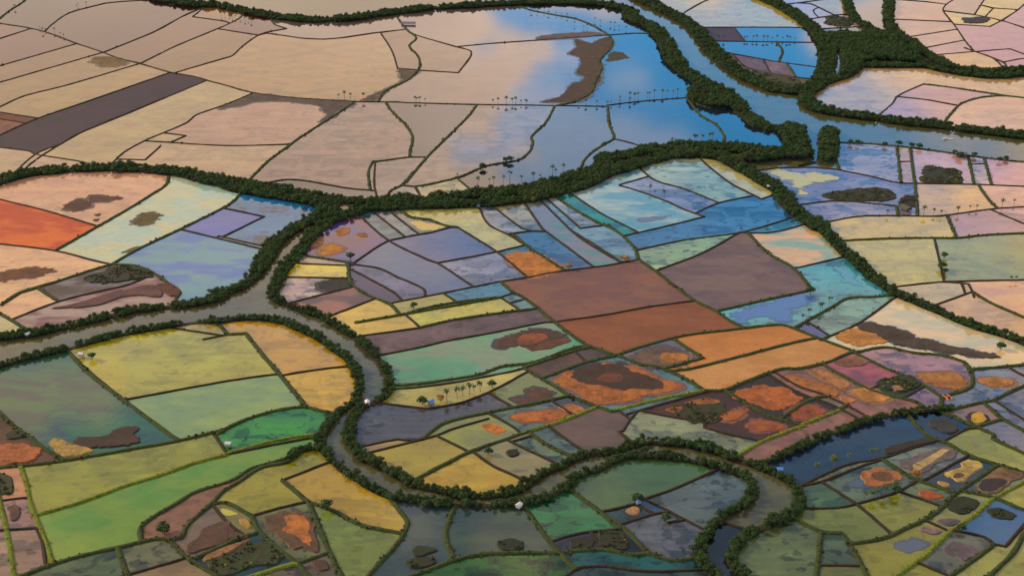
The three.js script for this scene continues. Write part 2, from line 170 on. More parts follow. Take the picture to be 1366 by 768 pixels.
 ["m",[140,102,100],0,"pink brown",[301,-1165,304,-1164,316,-1142,334,-1117,344,-1107,366,-1097,374,-1091,378,-1085,379,-1077,352,-1071,327,-1061,312,-1084,300,-1099,292,-1108,273,-1122,267,-1130,254,-1151,263,-1156,281,-1156]],
 ["m",[84,55,29],0,"dark tan",[-526,-1136,-524,-1135,-510,-1118,-444,-979,-477,-973,-536,-1128]],
 ["w",[65,135,35],0,"green",[-194,-1082,-188,-1082,-176,-1075,-160,-1069,-166,-1050,-168,-1037,-169,-1037,-188,-1033,-207,-1026,-239,-1010,-246,-1003,-247,-1003,-263,-1032,-263,-1034,-256,-1042,-256,-1043,-249,-1051,-229,-1069,-212,-1077]],
 ["w",[168,133,106],0,"pale peach",[839,-3030,1086,-3026,864,-2679,833,-2702,765,-2728,779,-2785,782,-2789,924,-2856,927,-2859,930,-2870,782,-2799]],
 ["w",[114,114,129],0,"grey",[498,-1131,524,-1097,494,-1018,488,-1008,449,-1095,450,-1096,454,-1098,462,-1106]],
 ["w",[179,152,38],0,"olive",[-36,-1005,-34,-1005,-23,-990,-14,-979,-3,-971,14,-956,14,-955,9,-949,1,-943,-7,-940,-20,-937,-35,-937,-48,-940,-72,-951,-87,-955]],
 ["w",[176,121,148],0,"pale pink",[1242,-3030,1253,-3030,1008,-2379,934,-2544,993,-2629,1005,-2651,1014,-2663,1016,-2670,1024,-2679,1046,-2718,1065,-2745]],
 ["w",[156,112,115],0,"pink brown",[371,-1201,381,-1199,402,-1187,425,-1184,443,-1170,443,-1151,441,-1138,437,-1126,433,-1120,424,-1113,411,-1107,406,-1105,402,-1101,396,-1117,388,-1131,378,-1144,363,-1158,341,-1189]],
 ["w",[140,118,78],0,"tan",[-215,-819,-213,-819,-177,-778,-263,-778,-270,-791]],
 ["w",[85,32,29],0,"brown",[-894,-2476,-884,-2473,-853,-2448,-782,-2374,-862,-2239,-922,-2152,-972,-2284,-973,-2334,-924,-2406]],
 ["w",[102,105,61],0,"yellow green",[-168,-928,-167,-928,-158,-904,-142,-860,-164,-847,-187,-872,-198,-886,-202,-893,-209,-908,-192,-918]],
 ["w",[206,178,56],0,"peach",[535,-1553,537,-1553,528,-1484,460,-1484,382,-1475,379,-1499,371,-1522,373,-1525,407,-1542,431,-1550,491,-1551,520,-1549]],
 ["w",[29,56,61],0,"dark grey",[-200,-886,-199,-886,-189,-872,-165,-846,-168,-846,-171,-844,-212,-823,-224,-834,-245,-849,-240,-854,-226,-866,-218,-874]],
 ["w",[140,118,78],0,"tan",[-250,-852,-249,-852,-248,-850,-241,-845,-227,-834,-215,-821,-271,-793,-289,-831]],
 ["w",[86,92,102],0,"grey",[128,-913,137,-904,124,-900,124,-898,138,-903,154,-886,151,-880,146,-870,144,-862,143,-854,128,-850,122,-850,117,-853,111,-857,107,-859,99,-873,91,-890,87,-896,113,-910,119,-912]],
 ["w",[29,107,61],0,"green",[45,-947,55,-936,67,-920,81,-898,84,-891,67,-889,53,-886,45,-883,30,-874,9,-925,15,-927,30,-934,42,-943]],
 ["m",[84,55,29],0,"dark tan",[-507,-1115,-445,-1045,-430,-1032,-404,-1006,-386,-992,-408,-986,-443,-980]],
 ["w",[191,164,153],0,"pale pink",[622,-3030,709,-3030,677,-2761,573,-2806,565,-2806,563,-2796,671,-2755,676,-2751,675,-2745,526,-2670,475,-2820,478,-2831]],
 ["w",[176,154,114],0,"peach",[-755,-1820,-675,-1793,-664,-1780,-667,-1744,-668,-1682,-707,-1641,-735,-1657,-775,-1763]],
 ["c",[47,50,56],0,"blue",[-194,-2022,-56,-2007,-63,-1965,-71,-1936,-94,-1860,-94,-1856,-118,-1771,-141,-1771,-142,-1801,-141,-1835,-144,-1870,-156,-1913,-182,-1977]],
 ["w",[74,84,122],[79,93,125],"grey",[-146,-1472,-126,-1447,-96,-1415,-84,-1407,-44,-1345,-93,-1322,-94,-1336,-99,-1344,-110,-1357,-126,-1371,-141,-1388,-154,-1399,-179,-1407,-158,-1453]],
 ["w",[141,166,139],0,"green",[250,-1777,254,-1777,267,-1723,282,-1674,290,-1654,308,-1623,261,-1600,226,-1648,195,-1672,184,-1692,171,-1736,209,-1765]],
 ["w",[72,66,126],[93,63,87],"grey",[-194,-1561,-193,-1561,-189,-1554,-188,-1550,-167,-1510,-166,-1506,-162,-1500,-162,-1498,-148,-1476,-148,-1473,-160,-1456,-182,-1408,-188,-1409,-190,-1414,-246,-1434,-240,-1476,-234,-1499,-228,-1518,-217,-1537]],
 ["w",[176,121,148],0,"pale pink",[927,-2536,934,-2530,954,-2476,1004,-2372,979,-2304,901,-2284,880,-2341,812,-2324,815,-2377,832,-2510,893,-2493]],
 ["w",[103,108,52],0,"yellow green",[233,-843,266,-842,268,-813,228,-778,215,-778]],
 ["w",[208,170,29],0,"amber",[-163,-1160,-155,-1159,-152,-1152,-147,-1130,-145,-1109,-145,-1099,-147,-1089,-156,-1076,-159,-1071,-179,-1078,-187,-1084,-189,-1084,-221,-1142,-199,-1151]],
 ["m",[73,63,64],[87,72,71],"grey",[78,-1082,90,-1073,97,-1076,107,-1061,99,-1042,95,-1040,95,-1038,106,-1019,107,-1018,107,-1016,100,-1011,99,-1008,99,-1008,70,-1002,60,-1011,34,-1049,53,-1061]],
 ["w",[163,150,44],0,"olive",[-68,-1031,-39,-1005,-48,-997,-86,-958,-100,-972,-117,-986,-130,-1000,-78,-1025]],
 ["w",[127,155,120],[208,157,78],"teal",[360,-1526,362,-1526,369,-1503,371,-1503,372,-1508,370,-1515,374,-1505,380,-1477,381,-1452,386,-1430,325,-1399,318,-1399,312,-1413,300,-1433,295,-1448,286,-1492,284,-1496,306,-1496,315,-1499,334,-1508]],
 ["w",[179,179,125],0,"yellow",[-615,-1340,-531,-1270,-494,-1235,-490,-1232,-489,-1230,-567,-1211]],
 ["w",[119,89,39],0,"brown",[-546,-2476,-467,-2432,-466,-2427,-472,-2408,-481,-2354,-480,-2349,-486,-2294,-562,-2189,-582,-2203,-628,-2244,-597,-2351]],
 ["w",[183,173,69],0,"olive",[11,-1157,15,-1151,9,-1146,-7,-1127,-31,-1103,-50,-1091,-72,-1082,-80,-1081,-124,-1092,-121,-1097,-116,-1106,-116,-1114,-115,-1115,-91,-1118,-56,-1128,-5,-1148]],
 ["c",[51,55,59],0,"blue",[692,-2745,760,-2718,718,-2559,707,-2504,704,-2479,705,-2435,716,-2311,728,-2249,736,-2223,752,-2203,785,-2189,913,-2203,931,-2203,933,-2194,838,-2174,807,-2163,786,-2163,735,-2185,715,-2203,703,-2221,696,-2251,693,-2314,678,-2438,661,-2501,654,-2556,660,-2622,676,-2731,679,-2738]],
 ["m",[129,95,91],0,"pink brown",[301,-1077,302,-1077,315,-1059,317,-1056,316,-1055,294,-1040,287,-1038,272,-1028,251,-1014,250,-1013,250,-1011,244,-1006,227,-994,210,-984,192,-994,222,-1023,247,-1039,263,-1048,263,-1051,263,-1051,263,-1052,291,-1069]],
 ["w",[115,84,36],0,"brown",[-777,-2369,-742,-2339,-718,-2314,-885,-2054,-919,-2143,-918,-2145,-863,-2226]],
 ["w",[98,59,31],0,"brown",[-612,-2629,-611,-2629,-610,-2622,-615,-2580,-613,-2568,-549,-2536,-539,-2527,-535,-2518,-598,-2364,-632,-2249,-673,-2275,-710,-2314,-661,-2440,-648,-2487,-634,-2562]],
 ["w",[88,105,83],0,"grey",[318,-992,319,-992,332,-970,339,-961,338,-959,325,-949,316,-942,303,-936,281,-927,276,-936,260,-958,262,-959,270,-963,294,-979]],
 ["w",[111,123,47],0,"yellow green",[280,-924,281,-924,284,-918,284,-917,289,-906,291,-901,298,-883,292,-879,281,-875,263,-872,261,-886,249,-886,246,-887,241,-890,225,-909,226,-910,229,-913,233,-919,264,-919,274,-922]],
 ["w",[138,115,100],0,"brown",[-373,-826,-372,-825,-360,-796,-363,-794,-363,-793,-359,-794,-352,-778,-403,-778,-411,-797]],
 ["m",[128,94,79],0,"brown",[-190,-997,-190,-997,-194,-989,-211,-984,-216,-980,-220,-975,-230,-958,-239,-946,-243,-938,-246,-926,-255,-908,-259,-897,-260,-892,-259,-879,-267,-876,-274,-878,-281,-878,-289,-874,-294,-889,-294,-893,-293,-897,-286,-909,-273,-925,-265,-939,-257,-946,-243,-953,-234,-959,-231,-963,-225,-974,-219,-979,-196,-993]],
 ["w",[203,176,50],0,"peach",[1102,-3030,1234,-3026,992,-2635,985,-2635,950,-2647,933,-2673]],
 ["w",[181,179,97],0,"yellow",[-49,-1587,-43,-1587,-35,-1544,-28,-1520,-20,-1508,-7,-1494,13,-1463,13,-1461,-16,-1443,-18,-1443,-27,-1460,-65,-1518,-79,-1521,-102,-1543,-123,-1549,-131,-1559,-139,-1579,-136,-1582]],
 ["w",[207,165,82],0,"pale peach",[529,-1664,609,-1660,605,-1605,607,-1579,529,-1554,502,-1554]],
 ["c",[108,93,80],0,"brown",[-232,-2595,-227,-2592,-206,-2504,-201,-2490,-199,-2479,-255,-2454,-315,-2416,-341,-2408,-382,-2416,-446,-2448,-447,-2454,-417,-2476,-420,-2487,-444,-2513,-450,-2527,-462,-2568,-400,-2539,-343,-2536,-297,-2550]],
 ["w",[70,77,118],[82,89,124],"blue",[-73,-1515,-65,-1513,-22,-1447,-20,-1442,-22,-1440,-85,-1411,-96,-1420,-121,-1446,-143,-1472,-141,-1476,-125,-1485,-99,-1495]],
 ["w",[201,145,147],0,"pale pink",[651,-1763,762,-1727,733,-1650,629,-1663]],
 ["w",[149,153,37],0,"yellow green",[412,-1044,419,-1044,425,-1036,427,-1033,425,-1025,460,-983,460,-981,442,-968,441,-968,406,-993,393,-1005,388,-1014,381,-1023,403,-1040,409,-1044]],
 ["c",[46,46,48],0,"grey",[83,-2682,121,-2682,161,-2673,190,-2657,221,-2629,229,-2610,224,-2565,226,-2553,258,-2490,264,-2465,265,-2448,221,-2451,177,-2438,160,-2490,124,-2559,41,-2626,11,-2670]],
 ["w",[94,97,84],0,"grey",[329,-829,332,-828,346,-817,308,-778,272,-778,271,-780,272,-782,281,-788]],
 ["m",[73,65,61],[111,107,117],"dark grey",[-455,-1404,-434,-1402,-424,-1399,-415,-1392,-403,-1381,-403,-1379,-412,-1365,-425,-1350,-468,-1324,-485,-1310,-489,-1312,-517,-1341,-475,-1386]],
 ["w",[158,144,152],0,"grey",[465,-1828,507,-1823,542,-1814,511,-1671,501,-1674,486,-1691,441,-1720,449,-1777,454,-1794]],
 ["m",[29,29,29],0,"dark tan",[245,-1145,248,-1143,264,-1115,272,-1105,279,-1098,266,-1087,243,-1062,241,-1062,237,-1065,228,-1075,221,-1087,202,-1113,202,-1115,207,-1117,218,-1127]],
 ["w",[209,180,32],0,"yellow",[-147,-1314,-131,-1300,-125,-1291,-119,-1275,-163,-1259,-164,-1258,-163,-1255,-112,-1275,-96,-1246,-161,-1226,-194,-1266,-194,-1268]],
 ["w",[38,78,137],[51,90,132],"blue",[396,-933,419,-912,383,-868,376,-871,374,-877,370,-882,350,-889,356,-895,372,-909,390,-927]],
 ["w",[114,117,130],0,"grey",[478,-1160,482,-1160,487,-1148,497,-1133,497,-1131,466,-1111,457,-1103,447,-1096,427,-1090,411,-1083,403,-1078,395,-1079,399,-1091,403,-1100,409,-1105,424,-1111,432,-1117,437,-1124,443,-1140,445,-1154]],
 ["w",[29,81,78],0,"dark teal",[61,-863,72,-862,90,-856,107,-857,116,-851,121,-849,128,-849,143,-852,143,-849,147,-839,115,-837,101,-837,92,-838,73,-843,54,-843,49,-840,43,-849,38,-858,38,-859]],
 ["w",[94,78,63],[111,95,73],"brown",[-244,-923,-234,-908,-228,-899,-216,-886,-213,-884,-211,-881,-219,-876,-226,-868,-245,-851,-247,-851,-257,-862,-266,-875,-258,-878,-258,-892,-257,-899,-250,-914]],
 ["w",[135,140,45],0,"yellow green",[319,-943,344,-926,348,-922,348,-920,341,-912,334,-907,301,-885,299,-884,287,-916,282,-924,282,-926,302,-934]],
 ["w",[131,137,50],[111,116,69],"olive",[-23,-1071,-18,-1067,-1,-1049,4,-1043,7,-1036,-29,-1013,-36,-1006,-44,-1012,-65,-1033,-49,-1046,-21,-1061,-20,-1063,-21,-1063,-53,-1046,-64,-1036,-77,-1029,-68,-1044,-58,-1055,-47,-1061]],
 ["w",[135,135,42],0,"olive",[308,-847,327,-831,328,-829,271,-783,269,-813]],
 ["w",[205,160,149],0,"pale pink",[560,-1806,631,-1774,605,-1665,530,-1668]],
 ["w",[94,97,84],0,"grey",[348,-888,360,-884,370,-879,374,-872,375,-871,374,-869,330,-831,325,-834,310,-847,324,-861,339,-879]],
 ["w",[140,135,87],0,"olive",[-6,-1025,42,-982,26,-972,22,-967,16,-957,-1,-972,-13,-981,-23,-992,-33,-1005,-33,-1007]],
 ["w",[105,113,97],0,"grey",[376,-1023,379,-1021,384,-1016,391,-1003,394,-1000,394,-999,343,-959,333,-972,320,-994,320,-995,326,-997,353,-1013]],
 ["w",[215,165,135],0,"pale peach",[611,-1660,731,-1646,713,-1597,609,-1580,608,-1605]],
 ["w",[133,136,160],0,"blue",[-19,-1439,-18,-1439,-9,-1424,-9,-1422,15,-1372,15,-1370,-15,-1360,-42,-1346,-70,-1390,-83,-1408]],
 ["w",[101,148,129],0,"green",[411,-1322,415,-1322,414,-1320,364,-1262,345,-1244,325,-1229,323,-1229,313,-1252,308,-1260,308,-1261,313,-1266,345,-1296,354,-1308,359,-1313,369,-1317,395,-1319]],
 ["w",[82,114,101],[113,108,113],"teal",[31,-1613,33,-1613,69,-1506,76,-1492,76,-1489,94,-1456,112,-1426,123,-1412,123,-1410,93,-1400,80,-1428,38,-1510,15,-1603]],
 ["w",[195,140,88],0,"orange",[-444,-978,-442,-977,-421,-932,-420,-930,-458,-922,-477,-971]],
 ["w",[177,133,129],0,"pink",[594,-1573,599,-1570,636,-1502,567,-1494,530,-1485,539,-1554]],
 ["w",[189,146,147],0,"pale pink",[604,-2050,645,-2034,684,-2003,664,-1969,631,-1906,589,-1918,544,-1940,546,-1945,588,-2013]],
 ["w",[114,114,129],0,"grey",[444,-1060,476,-1010,481,-1000,481,-999,478,-994,462,-983,426,-1026,429,-1035,418,-1048]],
 ["w",[185,140,144],0,"pink",[711,-1593,679,-1507,640,-1502,601,-1573,616,-1578]],
 ["w",[143,128,147],0,"grey",[403,-1601,433,-1600,481,-1585,482,-1582,477,-1555,439,-1555,426,-1553,396,-1540,372,-1527,370,-1527,367,-1538,365,-1538,365,-1534,367,-1526,366,-1523,355,-1560,351,-1584]],
 ["w",[144,109,105],0,"pink brown",[-422,-929,-419,-929,-401,-891,-445,-886,-457,-921]],
 ["w",[139,167,99],0,"yellow green",[265,-1494,266,-1493,220,-1439,199,-1420,162,-1389,146,-1420,145,-1443,204,-1475]],
 ["w",[105,110,73],0,"yellow green",[-279,-876,-274,-876,-267,-874,-259,-864,-251,-854,-290,-833,-305,-865,-291,-872]],
 ["w",[113,123,43],0,"yellow green",[16,-1150,18,-1149,25,-1139,28,-1136,52,-1105,3,-1084,1,-1084,-8,-1095,-17,-1105,-20,-1109,-20,-1111,-3,-1128]],
 ["w",[84,102,76],0,"olive",[34,-1095,36,-1095,54,-1070,55,-1066,41,-1055,15,-1042,9,-1037,8,-1038,2,-1048,-20,-1072]],
 ["w",[126,108,87],0,"peach",[-175,-2430,-103,-2351,-77,-2329,-72,-2316,-73,-2289,-90,-2191,-153,-2205,-155,-2209,-154,-2226,-156,-2256,-159,-2282,-165,-2306,-169,-2316,-181,-2354,-181,-2366,-172,-2398,-173,-2419]],
 ["w",[138,115,100],0,"brown",[-380,-891,-377,-891,-369,-878,-363,-865,-355,-843,-373,-828,-399,-889]],
 ["w",[110,139,150],0,"blue",[40,-1618,51,-1593,82,-1510,112,-1520,124,-1506,132,-1486,140,-1463,141,-1457,142,-1457,144,-1443,144,-1421,129,-1413,123,-1415,110,-1443,72,-1507,35,-1613,35,-1615]],
 ["c",[45,58,58],0,"teal",[-294,-1679,-266,-1672,-214,-1646,-177,-1638,-171,-1602,-196,-1601,-226,-1607,-268,-1627,-336,-1653,-338,-1656,-320,-1668,-306,-1677]],
 ["w",[188,183,41],0,"olive",[-15,-1316,-12,-1316,7,-1286,-56,-1267,-93,-1247,-95,-1247,-110,-1275,-109,-1277]],
 ["c",[51,55,59],0,"blue",[713,-3030,837,-3030,779,-2796,698,-2755,680,-2761]],
 ["w",[180,154,139],0,"peach",[-257,-1369,-181,-1366,-179,-1355,-175,-1346,-243,-1303,-253,-1313,-258,-1324,-259,-1332]],
 ["m",[105,61,84],[145,81,97],"mauve",[339,-1189,358,-1161,374,-1143,338,-1117,332,-1123,316,-1147,305,-1166,305,-1167,313,-1171,333,-1187]],
 ["w",[105,86,90],0,"grey",[162,-1220,185,-1183,186,-1180,185,-1178,147,-1158,143,-1161,123,-1169,107,-1185,107,-1186,129,-1202]],
 ["w",[149,153,63],0,"yellow green",[420,-911,421,-911,419,-907,414,-901,400,-880,393,-868,387,-861,376,-848,364,-837,347,-819,331,-830,347,-844,348,-845,355,-851,375,-869,376,-870,384,-867]],
 ["w",[97,88,65],0,"tan",[-142,-858,-141,-858,-135,-845,-119,-808,-122,-802,-131,-797,-149,-826,-152,-829,-157,-838,-163,-845,-162,-846]],
 ["w",[64,99,135],0,"blue",[24,-1502,40,-1501,91,-1399,59,-1390,20,-1457,2,-1494]],
 ["w",[138,145,72],0,"yellow green",[371,-944,395,-934,394,-933,388,-927,387,-926,373,-911,356,-897,347,-888,332,-903,332,-904,344,-913,350,-920,362,-935]],
 ["w",[129,132,162],0,"blue",[179,-1689,182,-1689,185,-1681,191,-1671,199,-1663,214,-1653,228,-1639,258,-1600,259,-1596,247,-1585,228,-1564,219,-1571,189,-1614,161,-1645,143,-1658,143,-1661,145,-1663]],
 ["c",[29,29,29],0,"dark blue",[395,-999,414,-985,414,-984,380,-954,370,-945,366,-942,355,-952,345,-958,349,-963]],
 ["m",[91,78,87],[140,103,96],"grey",[-175,-1343,-173,-1343,-161,-1326,-149,-1315,-196,-1269,-197,-1269,-205,-1277,-221,-1286,-240,-1300,-239,-1302]],
 ["c",[108,97,93],0,"pink",[-145,-1766,-120,-1766,-120,-1763,-121,-1762,-130,-1720,-132,-1712,-134,-1711,-139,-1679,-140,-1679,-145,-1661,-155,-1648,-159,-1638,-160,-1627,-158,-1605,-169,-1602,-179,-1654,-182,-1687,-186,-1750]],
 ["m",[139,88,68],0,"pink brown",[-801,-1953,-726,-1920,-723,-1917,-756,-1827,-803,-1841,-805,-1843,-823,-1889]],
 ["m",[88,80,39],0,"dark olive",[359,-2314,369,-2314,382,-2304,390,-2228,403,-2200,450,-2165,500,-2141,485,-2111,455,-2080,437,-2080,423,-2086,399,-2126,377,-2187,367,-2228,359,-2272,359,-2280,354,-2309]],
 ["w",[49,81,174],[65,89,166],"blue",[-362,-1576,-311,-1551,-309,-1550,-309,-1548,-345,-1488,-351,-1491,-351,-1485,-398,-1509,-398,-1512,-372,-1555]],  // sky reflection painted into the two tones of this pond
 ["w",[189,169,116],0,"peach",[474,-1356,495,-1353,491,-1327,442,-1294,419,-1322,411,-1341]],
 ["w",[153,153,34],0,"olive",[457,-955,468,-947,446,-891,422,-911,433,-926]],
 ["w",[62,29,29],0,"brown",[-912,-3030,-763,-3030,-762,-3022,-745,-2914,-734,-2820,-733,-2789,-738,-2748,-800,-2838]],
 ["w",[105,110,92],0,"grey",[415,-984,439,-968,439,-967,439,-966,410,-946,397,-935,373,-946]],
 ["w",[194,188,117],0,"yellow",[257,-1779,264,-1779,281,-1768,294,-1754,325,-1682,331,-1665,342,-1643,343,-1634,318,-1613,295,-1653,284,-1677,270,-1723,271,-1726,268,-1732]],
 ["c",[29,29,36],0,"blue",[387,-1076,391,-1076,391,-1074,412,-1050,380,-1023,373,-1028,368,-1037,365,-1049,361,-1070,362,-1071,370,-1073]],
 ["c",[50,47,51],0,"grey",[416,-2487,514,-2487,555,-2482,557,-2479,559,-2451,559,-2406,557,-2385,421,-2392]],
 ["w",[153,153,34],0,"olive",[441,-966,452,-959,453,-957,443,-943,432,-927,421,-913,401,-932,398,-934]],
 ["w",[79,97,71],0,"green",[244,-885,248,-884,260,-884,263,-869,265,-844,233,-845]],
 ["w",[185,140,102],0,"pale peach",[762,-2715,821,-2695,860,-2673,847,-2644,839,-2616,830,-2539,721,-2559,734,-2613]],
 ["c",[29,58,68],0,"blue",[476,-2379,558,-2377,551,-2319,536,-2249,527,-2216,457,-2256,471,-2301,477,-2336]],
 ["w",[144,109,105],0,"pink brown",[-400,-934,-395,-931,-387,-912,-362,-868,-351,-845,-354,-843,-354,-844,-366,-873,-377,-893,-400,-891,-418,-929]],
 ["w",[68,131,139],0,"grey",[14,-1459,19,-1454,36,-1423,57,-1389,17,-1372,17,-1374,1,-1406,0,-1409,-16,-1439,-15,-1441]],
 ["w",[72,98,63],0,"green",[258,-958,275,-934,279,-926,263,-921,234,-920,235,-923,237,-934,238,-940,237,-950,254,-955]],
 ["c",[50,50,55],0,"grey",[348,-2387,473,-2382,475,-2344,474,-2329,470,-2309,455,-2258,452,-2258,372,-2321,354,-2319]],
 ["w",[179,133,145],0,"pale pink",[664,-2118,702,-2101,765,-2060,744,-2056,728,-2048,705,-2030,689,-2011,686,-2011,652,-2038,610,-2054,610,-2058,613,-2062]],
 ["w",[194,172,82],0,"pale peach",[406,-3030,613,-3026,472,-2831]],
 ["w",[99,94,125],0,"grey",[-186,-1405,-157,-1397,-145,-1388,-130,-1371,-100,-1342,-96,-1336,-94,-1321,-117,-1311,-124,-1327,-130,-1336,-183,-1396,-185,-1398]],
 ["w",[168,133,106],0,"pale peach",[1093,-3030,1096,-3026,894,-2595,844,-2626,850,-2644,867,-2679,945,-2796]],
 ["w",[195,140,88],0,"orange",[-422,-982,-420,-981,-408,-958,-397,-934,-399,-935,-402,-935,-419,-931,-441,-978]],
 ["w",[118,92,59],0,"brown",[-197,-2473,-175,-2416,-175,-2406,-184,-2369,-182,-2346,-162,-2282,-158,-2251,-156,-2230,-157,-2207,-191,-2216,-207,-2314,-220,-2374,-240,-2448]],
 ["c",[33,54,66],0,"blue",[146,-1845,177,-1818,180,-1810,181,-1790,132,-1765,126,-1754,123,-1733,119,-1720,108,-1707,94,-1697,94,-1718,96,-1736,105,-1771,117,-1798,133,-1822,137,-1828,137,-1831,143,-1838]],
 ["w",[34,29,29],0,"brown",[-1086,-2586,-980,-2524,-976,-2341,-988,-2326]],
 ["w",[198,164,95],0,"pale peach",[805,-2316,809,-2316,826,-2277,827,-2239,821,-2198,779,-2198,751,-2214,735,-2242,725,-2289,728,-2294]],
 ["w",[103,108,52],0,"yellow green",[267,-811,268,-811,270,-783,270,-781,270,-780,266,-778,230,-778]],
 ["w",[29,29,29],0,"dark yellow green",[87,-894,105,-859,91,-858,71,-864,63,-886,85,-889]],
 ["w",[215,195,47],0,"yellow",[-253,-1407,-186,-1401,-182,-1369,-257,-1372,-256,-1386]],
 ["w",[179,140,115],0,"pale peach",[719,-2550,826,-2530,830,-2527,825,-2479,711,-2419,708,-2479,709,-2498]],
 ["w",[160,162,118],0,"yellow green",[-75,-1684,-72,-1682,-47,-1623,-63,-1622,-100,-1609,-113,-1607,-124,-1650,-123,-1654,-96,-1667]],
 ["w",[76,29,29],0,"brown",[-516,-2604,-467,-2574,-456,-2533,-446,-2507,-425,-2482,-453,-2459,-464,-2438,-543,-2482,-520,-2550]],
 ["m",[30,29,29],0,"dark brown",[280,-1097,285,-1095,295,-1086,300,-1080,300,-1079,298,-1077,289,-1070,261,-1053,244,-1061,263,-1082]],
 ["w",[29,126,95],0,"teal",[69,-1637,73,-1633,111,-1556,150,-1500,132,-1492,125,-1509,117,-1523,115,-1523,115,-1521,112,-1523,91,-1554,53,-1625]],
 ["w",[149,145,111],0,"grey",[11,-1603,13,-1602,37,-1505,23,-1506,12,-1515,-4,-1544,-4,-1547,-25,-1589,-23,-1592,-10,-1594]],
 ["w",[51,116,147],0,"blue",[-13,-1357,0,-1330,-14,-1319,-42,-1313,-58,-1307,-72,-1327,-72,-1329]],
 ["w",[159,121,96],0,"brown",[436,-1091,443,-1064,443,-1061,417,-1049,394,-1075,395,-1077,400,-1077,399,-1075,400,-1075,418,-1084]],
 ["w",[180,154,123],0,"peach",[-650,-1774,-585,-1747,-576,-1739,-567,-1724,-632,-1711,-648,-1704,-658,-1695,-658,-1704,-654,-1736,-655,-1739]],
 ["m",[97,73,64],0,"pink brown",[61,-1193,71,-1171,71,-1170,52,-1158,31,-1140,28,-1139,16,-1155,13,-1158,14,-1160]],
 ["w",[119,113,56],0,"olive",[-239,-927,-234,-927,-230,-924,-211,-909,-205,-897,-200,-887,-209,-882,-210,-882,-212,-885,-223,-896,-233,-908,-243,-924]],
 ["w",[114,114,129],0,"grey",[447,-1095,472,-1038,475,-1030,479,-1023,482,-1014,485,-1008,486,-1006,484,-1003,482,-1002,480,-1005,479,-1010,446,-1061,438,-1091]],
 ["w",[63,35,57],[37,29,39],"grey",[-184,-1392,-151,-1357,-130,-1332,-126,-1326,-119,-1310,-132,-1305,-140,-1312,-153,-1321,-161,-1330,-171,-1343,-177,-1356,-180,-1367]],
 ["w",[78,97,85],0,"grey",[32,-1048,34,-1046,46,-1027,59,-1008,67,-1001,60,-999,55,-996,40,-1008,27,-1023,16,-1039]],
 ["w",[107,119,72],0,"yellow green",[340,-959,356,-948,365,-940,357,-932,349,-922,347,-926,322,-944]],
 ["w",[114,117,130],0,"grey",[549,-1164,525,-1100,501,-1131,503,-1133]],
 ["w",[97,113,75],0,"yellow green",[18,-1031,19,-1031,26,-1021,35,-1011,54,-994,43,-984,1,-1021]],
 ["w",[29,29,64],0,"dark blue",[59,-886,61,-886,62,-885,70,-864,56,-864,37,-860,31,-873,31,-873,45,-881]],
 ["w",[158,151,50],0,"olive",[-76,-1327,-74,-1327,-61,-1306,-88,-1295,-113,-1278,-117,-1276,-122,-1289,-129,-1301,-129,-1303]],
 ["w",[114,117,130],0,"grey",[541,-1172,544,-1172,549,-1166,501,-1133,495,-1139,484,-1160,486,-1161]],
 ["m",[29,61,29],0,"dark yellow green",[376,-1142,390,-1123,365,-1100,347,-1109,339,-1115,341,-1117]],
 ["w",[184,146,123],0,"pale peach",[820,-2470,824,-2468,814,-2400,719,-2341,711,-2408,713,-2413]],
 ["w",[125,137,154],0,"grey",[-28,-1590,3,-1525,11,-1510,18,-1506,18,-1503,-6,-1496,-25,-1521,-33,-1543,-41,-1585,-40,-1588]],
 ["w",[85,32,29],0,"brown",[-976,-2524,-902,-2484,-899,-2479,-930,-2411,-972,-2349]],
 ["w",[189,161,150],0,"pale pink",[629,-2583,653,-2583,651,-2553,651,-2530,656,-2501,560,-2482,559,-2510,553,-2542]],
 ["w",[119,124,114],0,"tan",[-145,-1579,-142,-1579,-131,-1554,-127,-1548,-119,-1543,-103,-1539,-86,-1522,-78,-1518,-78,-1515,-101,-1499,-111,-1495,-118,-1509,-155,-1575]],
 ["w",[29,79,79],0,"dark teal",[99,-924,100,-924,114,-912,107,-909,87,-898,86,-898,84,-900,76,-907,73,-913,90,-920]],
 ["m",[40,31,81],0,"grey",[358,-2487,413,-2487,417,-2392,347,-2395,344,-2443,341,-2473,341,-2479]],
 ["w",[75,117,131],0,"grey",[-179,-1573,-176,-1570,-129,-1486,-146,-1477,-155,-1491,-192,-1563]],
 ["w",[133,100,110],0,"mauve",[391,-1121,401,-1099,394,-1078,381,-1077,378,-1091,371,-1097,366,-1099,367,-1100,369,-1102]],
 ["w",[122,87,39],0,"brown",[-593,-2657,-575,-2657,-573,-2654,-571,-2644,-521,-2610,-519,-2604,-523,-2562,-532,-2527,-544,-2542,-608,-2574,-611,-2580,-607,-2601,-609,-2607,-605,-2641]],
 ["w",[176,121,148],0,"pale pink",[896,-2277,900,-2277,926,-2209,824,-2198,839,-2239,840,-2251,869,-2268]],
 ["w",[154,158,144],0,"grey",[49,-1623,51,-1623,55,-1615,56,-1611,60,-1606,61,-1602,88,-1553,108,-1523,86,-1515,82,-1516,82,-1519,43,-1618]],
 ["w",[203,176,50],0,"peach",[842,-2613,897,-2580,921,-2550,924,-2539,894,-2501,833,-2518]],
 ["w",[191,163,80],0,"pale pink",[673,-2735,674,-2735,672,-2715,655,-2604,635,-2592,623,-2592,600,-2676,595,-2686,585,-2689]],
 ["w",[29,29,29],0,"dark grey",[53,-1103,61,-1096,77,-1084,77,-1083,57,-1068,38,-1095]],
 ["w",[173,129,137],0,"pale pink",[810,-2392,813,-2392,809,-2339,806,-2336,803,-2349,799,-2349,797,-2341,805,-2326,804,-2321,723,-2299,718,-2334]],
